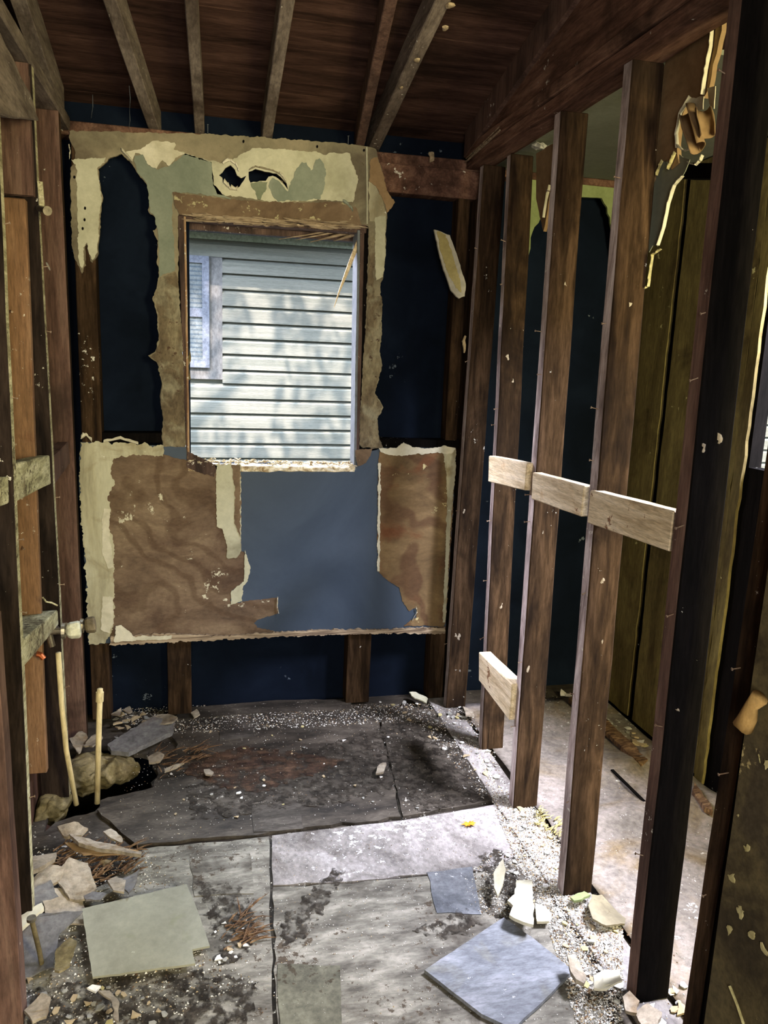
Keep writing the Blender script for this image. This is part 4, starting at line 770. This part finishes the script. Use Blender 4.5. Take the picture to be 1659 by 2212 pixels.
# ------------------------------------------------------------------ debris
ins = thing('insulation_batt', P(200, 1680, 2, -.02), 'crumpled tan fibre insulation bulging from the floor hole', 'insulation')
def blob(u, v, z, sx, sy, sz, mat, parent, seed, name, rot=0):
    bm = bmesh.new(); bmesh.ops.create_icosphere(bm, subdivisions=5, radius=1, matrix=Matrix.Translation(P(u, v, 2, z))@Matrix.Rotation(rot, 4, 'Z')@Matrix.Diagonal((sx, sy, sz, 1)))
    for v_ in bm.verts:
        p = v_.co*11+Vector((seed, 0, 0)); v_.co += Vector((noise.noise(p), noise.noise(p+Vector((7, 0, 0))), noise.noise(p+Vector((0, 7, 0)))))*.035
        p = v_.co*45; v_.co += Vector((noise.noise(p), noise.noise(p+Vector((7, 0, 0))), noise.noise(p+Vector((0, 7, 0)))))*.012
        v_.co.x = max(v_.co.x, -.545)
    return finish(name, bm, mat, parent, smooth=True)
blob(200, 1668, -.03, .16, .075, .07, m_insul, ins, 1, 'fibre_bulge', .15); blob(105, 1750, -.02, .09, .07, .045, m_insul, ins, 4, 'fibre_bulge', .5)
GL = 'debris pile at the left'
big = [
 ([(232, 1605), (330, 1553), (378, 1560), (372, 1580), (278, 1620), (240, 1617)], .05, .018, m_plank, 'grey plank end lying left under the back wall', 'plank', 0),
 ([(316, 1545), (352, 1540), (384, 1556), (372, 1566), (340, 1562)], .06, .006, m_debris, 'curled pale scrap on top of the grey plank end', 'drywall scrap', .01),
 ([(150, 1803), (185, 1812), (306, 1832), (304, 1840), (210, 1835), (170, 1826)], .06, .012, m_debris, 'long pale drywall shard pointing right on the debris pile', 'drywall scrap', .006),
 ([(140, 1822), (200, 1820), (305, 1842), (250, 1846), (180, 1845)], .045, .004, m_kraft, 'brown paper shard beneath the long pale shard', 'drywall scrap', .01),
 ([(124, 1783), (160, 1780), (190, 1790), (176, 1800), (138, 1798)], .07, .008, m_debris, 'small tilted scrap behind the long pale shard', 'drywall scrap', .01),
 ([(223, 1800), (240, 1790), (262, 1803), (263, 1816), (240, 1812)], .03, .006, m_debris, 'pale flake standing right of the long shard', 'drywall scrap', .01),
 ([(34, 1850), (122, 1838), (118, 1852), (80, 1880), (40, 1905)], .07, .014, m_debris, 'broad tan drywall chunk at the left edge of the pile', 'drywall scrap', .004),
 ([(60, 1902), (100, 1872), (140, 1880), (128, 1900), (75, 1915)], .05, .008, m_debris, 'tan chunk just below the broad left chunk', 'drywall scrap', .01),
 ([(115, 1900), (150, 1862), (190, 1862), (208, 1905), (195, 1932), (150, 1936)], .04, .006, m_debris, 'rounded grey-tan plate of drywall in the pile centre', 'drywall scrap', .012),
 ([(232, 1900), (252, 1888), (272, 1905), (268, 1935), (245, 1930)], .04, .008, m_debris, 'upright tan flake above the loose grey tile', 'drywall scrap', .012),
 ([(265, 1892), (302, 1880), (290, 1910), (278, 1930), (270, 1920)], .05, .006, m_plank, 'bluish curled flake with a white rim above the loose tile', 'drywall scrap', .012),
 ([(42, 1940), (110, 1906), (126, 1930), (44, 1968)], .045, .010, m_plank, 'dark grey slab at the left edge of the pile', 'slab', .004),
 ([(44, 1978), (90, 1950), (95, 1960), (46, 2004)], .05, .012, m_paper, 'pale beam-like shard below the dark grey slab', 'drywall scrap', .003),
 ([(180, 1935), (200, 1925), (232, 1930), (215, 1945), (185, 1944)], .03, .006, m_plank, 'small dark grey slab behind the loose tile', 'slab', .003),
 ([(88, 1935), (170, 1920), (185, 1960), (180, 1990), (100, 1998)], .02, .006, m_debris, 'flat tan sheet left of the loose grey tile', 'drywall scrap', .008),
 ([(48, 2000), (180, 1990), (130, 2030), (115, 2090), (52, 2110)], .012, .004, m_plank, 'grey sheet under the rusty pipe stub', 'sheet', .006),
 ([(118, 2095), (122, 2050), (150, 2020), (166, 2030), (150, 2085), (128, 2100)], .05, .006, m_insul, 'curled yellowish leaf-shaped flake left of the loose tile', 'drywall scrap', .02),
 ([(212, 2140), (236, 2128), (258, 2160), (256, 2208), (246, 2200), (242, 2160)], .04, .006, m_debris, 'curved bone-like drywall sliver at the bottom left', 'drywall scrap', .012),
 ([(52, 2180), (90, 2150), (110, 2160), (100, 2195), (70, 2206)], .04, .008, m_debris, 'tan drywall chunk at the bottom left corner', 'drywall scrap', .01),
 ([(188, 2134), (200, 2128), (218, 2132), (206, 2142)], .03, .005, m_chips[0], 'small white flake below the loose grey tile', 'drywall scrap', .008),
 ([(1116, 1896), (1150, 1892), (1152, 1950), (1152, 2003), (1122, 1994), (1100, 1982), (1108, 1960), (1096, 1948), (1112, 1930)], .045, .010, m_paper, 'cream drywall piece leaning on the diamond panel', 'drywall scrap', .002),
 ([(1156, 1948), (1178, 1958), (1192, 1975), (1186, 1992), (1160, 1992)], .02, .008, m_paper, 'pale drywall piece right of the cream leaning one', 'drywall scrap', .004),
 ([(1066, 1885), (1086, 1865), (1092, 1885), (1084, 1908), (1076, 1922), (1068, 1905)], .06, .008, m_paper, 'upright pale shard left of the cream leaning piece', 'drywall scrap', .01),
 ([(1278, 1935), (1300, 1932), (1352, 1975), (1350, 1990), (1310, 2000), (1280, 1990), (1270, 1960)], .03, .006, m_tan, 'tan drywall slab on the floor between the near studs', 'drywall scrap', .006),
 ([(1232, 1938), (1262, 1922), (1276, 1932), (1256, 1946), (1240, 1948)], .03, .008, m_green, 'small green drywall piece at the foot of a partition stud', 'drywall scrap', .004),
 ([(1282, 2105), (1300, 2096), (1340, 2094), (1344, 2120), (1310, 2136), (1284, 2128)], .05, .006, m_paper, 'white plaster plate right of the diamond panel', 'drywall scrap', .012),
 ([(1224, 2074), (1240, 2070), (1268, 2095), (1262, 2118), (1244, 2118), (1232, 2100)], .05, .008, m_debris, 'curled whitish scrap touching the diamond panel corner', 'drywall scrap', .02),
 ([(1345, 2150), (1360, 2140), (1382, 2160), (1376, 2185), (1352, 2178)], .05, .008, m_debris, 'pinkish plaster chunk at the foot of the stud with the shade-black face', 'drywall scrap', .012),
 ([(1372, 2180), (1400, 2168), (1430, 2190), (1420, 2215), (1385, 2210)], .05, .010, m_debris, 'pale rubble chunk at the bottom right between studs', 'drywall scrap', .014),
 ([(1000, 1530), (1020, 1532), (1025, 1545), (1006, 1546)], .03, .008, m_debris, 'pale chunk in the far right corner by the partition', 'drywall scrap', .008),
 ([(884, 1496), (898, 1496), (924, 1508), (922, 1514), (896, 1506)], .03, .006, m_cream, 'cream chip leaning under the right end of the lower panel', 'drywall scrap', .008),
 ([(815, 1655), (828, 1638), (834, 1650), (828, 1668), (812, 1668)], .03, .008, m_debris, 'tan crumbled chunk by the seam of the dark sheets', 'drywall scrap', .014),
 ([(440, 1662), (452, 1658), (462, 1666), (456, 1674), (444, 1674)], .02, .006, m_debris, 'pale flake in the middle of the dark sheet', 'drywall scrap', .006),
 ([(355, 1660), (380, 1652), (398, 1650), (380, 1658), (356, 1664)], .03, .006, m_debris, 'thin pale shard at the edge of the rotten hole', 'drywall scrap', .004),
 ([(318, 1635), (340, 1626), (355, 1636), (345, 1646), (322, 1646)], .04, .008, m_debris, 'curled pale flake beside the rotten hole', 'drywall scrap', .012),
 ([(265, 1535), (280, 1520), (286, 1532), (278, 1545)], .05, .006, m_debris, 'upright flake against the back wall at the left', 'drywall scrap', .01),
 ([(240, 1540), (262, 1528), (258, 1548)], .05, .006, m_debris, 'pointed flake in the far left corner', 'drywall scrap', .01),
 ([(412, 1538), (425, 1533), (432, 1542), (420, 1546)], .02, .006, m_debris, 'small flake right of the left stud stump', 'drywall scrap', .006),
 ([(150, 1600), (178, 1575), (190, 1590), (170, 1625)], .06, .006, m_debris, 'brownish flake behind the long water pipe', 'drywall scrap', .02),
 ([(180, 1610), (210, 1580), (222, 1592), (200, 1620)], .06, .006, m_debris, 'brownish flake behind the short water pipe', 'drywall scrap', .02),
]
for i, (q, h, th, mt, lb, ct, wb_) in enumerate(big):
    loose({'plank': 'plank', 'slab': 'slab', 'sheet': 'vinyl_sheet'}.get(ct, 'drywall_scrap'), q, h, th, mt, lb, ct, seed=i+20, lift=((math.sin(i*2.1), math.cos(i*1.7)), .22 if wb_ > .003 else .08), wob=wb_*1.3, step=.012, amp=.002)
# leaning white board behind the orange one
bm = bmesh.new(); a, b = P(98, 1640, 1, 2.75), P(128, 1560, 1, 2.80); o_ = Vector((.022, 0, 0)); d_ = Vector((0, .02, .0))
hexa(bm, [a-o_, a+o_, a+o_+d_, a-o_+d_], [b-o_, b+o_, b+o_+d_, b-o_+d_]); tag(finish('short_board', bm, m_plank), 'short grey-white board leaning behind the orange board', 'board')
# rotten fibres in the pile and splinters where the plywood is broken
def fibres(name, pix, n, ln, mat, label, seed, z=(.004, .03)):
    rr = random.Random(seed); bm = bmesh.new(); q = trace(pix, 2, 0); xs = [p[0] for p in q]; ys = [p[1] for p in q]; c = 0
    while c < n:
        x, y = rr.uniform(min(xs), max(xs)), rr.uniform(min(ys), max(ys))
        if not inside(x, y, q): continue
        c += 1; a = rr.gauss(.5, .5); l = ln*rr.uniform(.4, 1.2); p = Vector((x, y, rr.uniform(*z))); e = p+Vector((math.cos(a)*l, math.sin(a)*l, rr.uniform(-.008, .012))); e.z = max(e.z, .002)
        r = rr.uniform(.001, .003); tube(bm, [p, p.lerp(e, .5)+Vector((0, 0, .003)), e], [r, r, r*.3], 4)
    return tag(finish(name, bm, mat), label, 'wood fibres', kind='stuff')
def inside(x, y, poly):
    c = False; n = len(poly); j = n-1
    for i in range(n):
        if (poly[i][1] > y) != (poly[j][1] > y) and x < (poly[j][0]-poly[i][0])*(y-poly[i][1])/(poly[j][1]-poly[i][1])+poly[i][0]: c = not c
        j = i
    return c
fibres('wood_fibres', [(130, 1830), (300, 1845), (290, 1900), (200, 1930), (60, 1920)], 160, .06, m_debris2, 'tangled brown rotten fibres inside the left debris pile', 1)
fibres('wood_fibres', [(470, 2010), (545, 1960), (550, 2040), (480, 2060)], 50, .06, m_debris2, 'splintered fibres on the front left plywood, right of the grey tile', 2, (.002, .01))
fibres('wood_fibres', [(1150, 1745), (1205, 1790), (1215, 1830), (1160, 1790)], 60, .03, m_chips[3], 'straw-coloured fibres between two partition stud feet', 3)
fibres('wood_fibres', [(310, 1640), (440, 1620), (445, 1640), (350, 1690)], 60, .07, m_debris2, 'dark splinters at the broken edge of the rotten hole', 4)
# crumbs: individuals copied from a few shapes
protos = []
for i in range(12):
    rr = random.Random(100+i); n = rr.choice((5, 6, 7)); bm = bmesh.new(); th = rr.uniform(.12, .35)
    top = [];  bot = []
    for k_ in range(n):
        a = 2*math.pi*k_/n+rr.uniform(-.3, .3); r = rr.uniform(.6, 1.1)*(1 if i % 3 else (1.3 if k_ % 2 else .7)); z = rr.uniform(0, .25)
        top.append(bm.verts.new((r*math.cos(a), r*math.sin(a)*.75, z+th))); bot.append(bm.verts.new((r*math.cos(a)*.9, r*math.sin(a)*.7, z*.4)))
    c = bm.verts.new((0, 0, th+rr.uniform(.05, .3)))
    for k_ in range(n):
        bm.faces.new((top[k_], top[(k_+1) % n], c)); bm.faces.new((bot[k_], bot[(k_+1) % n], top[(k_+1) % n], top[k_]))
    bm.faces.new(bot[::-1]); bmesh.ops.recalc_face_normals(bm, faces=bm.faces)
    me = bpy.data.meshes.new('plaster_crumb'); bm.to_mesh(me); bm.free(); me.materials.append(m_chips[[0, 2, 1, 0, 3, 0, 1, 2, 0, 0, 1, 2][i]]); protos.append(bpy.data.objects.new('plaster_crumb', me))
def crumbs(pix, n, smin, smax, group, label, seed, ids=range(12), zoff=.0):
    rr = random.Random(seed); q = trace(pix, 2, 0); xs = [p[0] for p in q]; ys = [p[1] for p in q]; c = 0
    while c < n:
        x, y = rr.uniform(min(xs), max(xs)), rr.uniform(min(ys), max(ys))
        if not inside(x, y, q): continue
        c += 1; o = protos[rr.choice(list(ids))].copy(); s = rr.uniform(smin, smax)*(1.5 if rr.random() < .12 else 1); o.scale = (s, s, s*rr.uniform(.5, 1)); o.location = (x, y, .002+(.004 if x > XR-.022 else 0)+zoff+rr.uniform(0, .001))
        o.rotation_euler = (rr.uniform(-.25, .25), rr.uniform(-.25, .25), rr.uniform(0, 6.28)); nm_ = o.data.materials[0].name.split('_')[-1]; tag(o, ('large ' if s > (smin+smax)*.6 else 'small ')+nm_+' '+label, 'plaster crumb', group); COL.objects.link(o)
crumbs([(1078, 1740), (1150, 1756), (1215, 1830), (1255, 1930), (1330, 2010), (1345, 2100), (1330, 2210), (1290, 2212), (1225, 2070), (1150, 1945), (1060, 1930), (1075, 1850), (1120, 1830)], 104, .005, .014, 'plaster crumbs along the near partition foot', 'plaster crumb in the heap along the near partition foot', 1)
crumbs([(810, 1510), (1000, 1520), (1060, 1610), (1090, 1720), (1040, 1700), (980, 1640), (880, 1560)], 50, .006, .016, 'plaster crumbs in the far right corner', 'plaster crumb scattered in the far right corner', 2)
crumbs([(235, 1540), (330, 1540), (310, 1575), (240, 1600)], 18, .010, .022, 'plaster crumbs in the far left corner', 'plaster crumb heaped in the far left corner', 3, (1, 2, 6, 7))
crumbs([(420, 1560), (800, 1545), (1000, 1650), (1050, 1730), (600, 1790), (330, 1800), (360, 1680)], 42, .004, .010, 'crumbs scattered on the dark sheets', 'plaster crumb scattered on the dark plywood', 4)
crumbs([(60, 2110), (200, 2125), (350, 2140), (360, 2230), (60, 2230)], 28, .006, .015, 'crumbs at the bottom left', 'plaster crumb near the bottom left corner', 5, (2, 4, 6, 11, 1))
crumbs([(1190, 1488), (1245, 1500), (1400, 1600), (1420, 1650), (1340, 1590), (1240, 1520)], 24, .012, .024, 'crumbs in the side room', 'plaster crumb along the far edge of the side room', 6)
crumbs([(455, 1990), (530, 1950), (560, 2080), (470, 2100)], 14, .005, .012, 'crumbs right of the loose tile', 'plaster crumb right of the loose grey tile', 7)
crumbs([(1350, 2110), (1470, 2060), (1500, 2212), (1370, 2240)], 20, .009, .020, 'crumbs between the nearest studs', 'plaster crumb between the nearest partition studs', 8)
crumbs([(70, 1850), (300, 1850), (180, 1950), (60, 1990)], 12, .012, .024, 'crumbs in the left debris pile', 'plaster crumb among the left debris pile', 9, (1, 2, 6, 7))
flat('rotten_veneer', [(395, 1668), (420, 1640), (520, 1612), (640, 1625), (745, 1640), (700, 1668), (640, 1680), (560, 1712), (470, 1700)], .0035, .003, m_rot, 'rough reddish-brown rotten patch in the middle of the dark sheet', 'rotten veneer', seed=14, step=.012, amp=.008)
for (q, lb, sd) in [([(428, 1900), (520, 1915), (548, 1990), (540, 2060), (470, 2085), (455, 1990)], 'dark dirt patch between the loose grey tile and the long seam', 1),
                    ([(1030, 1850), (1075, 1835), (1130, 1905), (1110, 1990), (1040, 1972), (1055, 1900)], 'dark dirt patch left of the cream drywall piece', 2),
                    ([(190, 2118), (420, 2095), (560, 2120), (520, 2260), (60, 2260), (60, 2140)], 'dark dirt patch along the bottom left edge', 3),
                    ([(608, 1990), (690, 1905), (738, 1868), (745, 1885), (700, 1965), (650, 2035), (610, 2045)], 'thin diagonal dirt streak beside the long seam', 4),
                    ([(890, 2010), (1010, 1962), (1050, 1988), (960, 2030)], 'thin dirt streak behind the diamond panel', 6),
                    ([(600, 1640), (860, 1560), (1010, 1600), (1065, 1725), (900, 1755), (880, 1700), (700, 1740), (420, 1770), (400, 1700)], 'blackened dirt on the dark sheets towards the partition', 5)]:
    o = flat('dirt_patch', q, .0028, .002, m_dirty, lb, 'dirt', seed=sd+30, step=.008, amp=.009); o['kind'] = 'stuff'
# fine grit
rr = random.Random(77); bm = bmesh.new()
def grit(pix, n, s0, s1):
    q = trace(pix, 2, 0); xs = [p[0] for p in q]; ys = [p[1] for p in q]; c = 0
    while c < n:
        x, y = rr.uniform(min(xs), max(xs)), rr.uniform(min(ys), max(ys))
        if not inside(x, y, q): continue
        c += 1; s = rr.uniform(s0, s1)*rr.uniform(.5, 1); a = rr.uniform(0, 6.28); mi = rr.choice((0, 0, 0, 2, 2, 1, 4)); z = .0015 if x < XR-.022 else .0045
        vs = [bm.verts.new((x+s*math.cos(a+t_), y+s*math.sin(a+t_), z)) for t_ in (0, 1.7+rr.random(), 3.8+rr.random())]; tp = bm.verts.new((x, y, z+s*rr.uniform(.4, .9)))
        for k_ in range(3): bm.faces.new((vs[k_], vs[(k_+1) % 3], tp)).material_index = mi
grit([(1000, 1900), (1060, 1840), (1110, 1840), (1200, 1990), (1120, 1990), (1020, 1970)], 1500, .0015, .005)
grit([(1030, 1620), (1075, 1700), (1165, 1750), (1260, 1930), (1345, 2010), (1345, 2230), (1250, 2230), (1180, 1990), (1120, 1870), (1072, 1760)], 14000, .0015, .0055)
grit([(1100, 1745), (1165, 1760), (1215, 1830), (1262, 1930), (1345, 2005), (1345, 2130), (1235, 1985), (1130, 1860)], 5500, .0015, .006)
grit([(240, 1525), (1000, 1520), (1060, 1600), (1100, 1720), (1040, 1725), (900, 1560), (300, 1590)], 4500, .002, .0055)
grit([(300, 1600), (900, 1540), (1070, 1735), (600, 1790), (230, 1830)], 1300, .0015, .0035)
grit([(320, 1840), (1080, 1740), (1280, 2212), (60, 2212)], 3000, .0012, .003)
grit([(60, 1830), (330, 1840), (460, 2080), (560, 2120), (350, 2212), (50, 2212)], 2200, .002, .005)
grit([(1170, 1490), (1240, 1500), (1540, 1790), (1500, 2212), (1340, 2212), (1120, 1700)], 1500, .0015, .004)
tag(finish('plaster_grit', bm, m_chips+[m_debris2]), 'fine white plaster grit strewn over the whole floor', 'grit', kind='stuff')
for o in protos: bpy.data.objects.remove(o)
# leaf
bm = bmesh.new(); c = P(1014, 1781, 2, .004); n = 10; vs = []
for k_ in range(n*2):
    a = math.pi*k_/n; r = .022 if k_ % 2 == 0 else .013
    if k_ == n: r = .03
    vs.append(bm.verts.new(c+Vector((math.cos(a)*r*1.1, math.sin(a)*r*.8, .004+.003*math.sin(3*a)))))
cv = bm.verts.new(c+Vector((0, 0, .002)))
for k_ in range(n*2): bm.faces.new((vs[k_], vs[(k_+1) % (n*2)], cv))
t = finish('fallen_leaf', bm, m_leaf); md = t.modifiers.new('s', 'SOLIDIFY'); md.thickness = .0006; tag(t, 'orange autumn leaf on the chalky plywood', 'leaf')
# ------------------------------------------------------------------ neighbour house outside
YN = 6.0
nh = thing('neighbour_house', (.3, YN, -.4), 'pale grey-green clapboard house wall seen through the window hole', 'house')
vl = [521, 558, 591, 625, 661, 696, 730, 764, 798, 828, 860, 892, 924, 956, 988]
zl = [P(482, v, 1, YN).z for v in vl]; step = (zl[1]-zl[-1])/13
while zl[-1] > -.4: zl.append(zl[-1]-step)
bm = bmesh.new()
def course(z1, z0, xa, xb_):
    h = z1-z0; prof = [(YN-.002, z1), (YN-.008, z1-h*.05), (YN-.034, z1-h*.27), (YN-.034, z0+.003), (YN-.002, z0)]
    a = [bm.verts.new((xa, y_, z_)) for y_, z_ in prof]; b = [bm.verts.new((xb_, y_, z_)) for y_, z_ in prof]
    for i in range(4): bm.faces.new((a[i], b[i], b[i+1], a[i+1]))
cx_ = P(480, 700, 1, YN).x
for i in range(1, len(zl)-1):
    zm = (zl[i]+zl[i+1])/2
    if zl[i] < 1.34: course(zl[i], zl[i+1], -4, 5)
    else: course(zl[i], zl[i+1], cx_, 5); course(zl[i], zl[i+1], -4, -1.1)
course(zl[0], zl[1], -4, 5)
box(bm, -4, 5, YN, YN+.1, -.4, 2.5); finish('siding', bm, m_side, nh)
bm = bmesh.new(); box(bm, -4, 5, YN-.03, YN-.001, zl[0]+.004, zl[0]+.35); finish('frieze', bm, m_frieze, nh)
zs = P(600, 513, 1, YN-.03).z
bm = bmesh.new(); box(bm, -4, 5, YN-.30, YN-.03, zs, zs+.03); finish('soffit', bm, m_soffit, nh)
bm = bmesh.new(); hexa(bm, [(-4, YN-.34, zs+.03), (5, YN-.34, zs+.03), (5, YN+3, zs+1.4), (-4, YN+3, zs+1.4)], [(-4, YN-.34, zs+.10), (5, YN-.34, zs+.10), (5, YN+3, zs+1.5), (-4, YN+3, zs+1.5)]); finish('roof', bm, m_tar, nh)
def nrect(u0, v0, u1, v1): a = P(u0, v0, 1, YN-.02); b = P(u1, v1, 1, YN-.02); return a.x, b.x, b.z, a.z
wn = finish('window', (lambda b_: (box(b_, -1.1, cx_, YN-.034, YN-.002, 1.335, zl[1]+.0), b_)[1])(bmesh.new()), m_wtrim, nh)
xi = P(452, 680, 1, YN-.04).x; xg = P(437, 680, 1, YN-.04).x; zt_ = P(440, 553, 1, YN-.04).z; zb_ = P(440, 794, 1, YN-.04).z; zmid = P(440, 676, 1, YN-.04).z
bm = bmesh.new(); prism(bm, [(-1.0, zb_), (xi, zb_), (xi, zt_), (-1.0, zt_)], 1, YN-.034, -.02, [[(-.93, zb_+.05), (xg, zb_+.05), (xg, zmid-.03), (-.93, zmid-.03)], [(-.93, zmid+.03), (xg, zmid+.03), (xg, zt_-.05), (-.93, zt_-.05)]]); finish('sash', bm, m_vin, wn)
bm = bmesh.new(); box(bm, -.95, xg+.01, YN-.040, YN-.036, zb_+.04, zt_-.04); finish('pane', bm, m_blind, wn)
bm = bmesh.new(); box(bm, -6, 8, 3.40, 9, -.5, -.4); tag(finish('yard_ground', bm, m_grass), 'strip of ground between the two houses outside', 'ground')
# tree that throws the dappled light, growing beside the roof behind the camera side
tr = thing('shade_tree', (-1.2, .8, -.4), 'leafy tree standing over the gap between the houses, out of view', 'tree')
ctr = Vector((.35, YN, 1.35))-SUND*5.2
bm = bmesh.new(); rr = random.Random(12)
for i in range(2700):
    while True:
        q = Vector((rr.uniform(-1, 1), rr.uniform(-1, 1), rr.uniform(-1, 1)))
        if q.length < 1: break
    c = ctr+Vector((q.x*2.3+.3, q.y*.9, q.z*.95)); s = rr.uniform(.035, .075)
    if noise.noise(c*1.7) < -.02: continue
    n = Vector((rr.uniform(-1, 1), rr.uniform(-1, 1), rr.uniform(-1, 1))).normalized(); a = n.orthogonal().normalized(); b = n.cross(a)
    bm.faces.new([bm.verts.new(c+a*s*1.5), bm.verts.new(c+b*s*.6), bm.verts.new(c-a*s*1.5), bm.verts.new(c-b*s*.6)])
finish('foliage', bm, m_lv, tr)
bm = bmesh.new(); tube(bm, [(-1.2, .8, -.4), (-1.15, .85, 2.0), ctr+Vector((-.6, 0, -.6)), ctr], [.14, .12, .08, .03], 12); finish('trunk', bm, m_bark, tr)
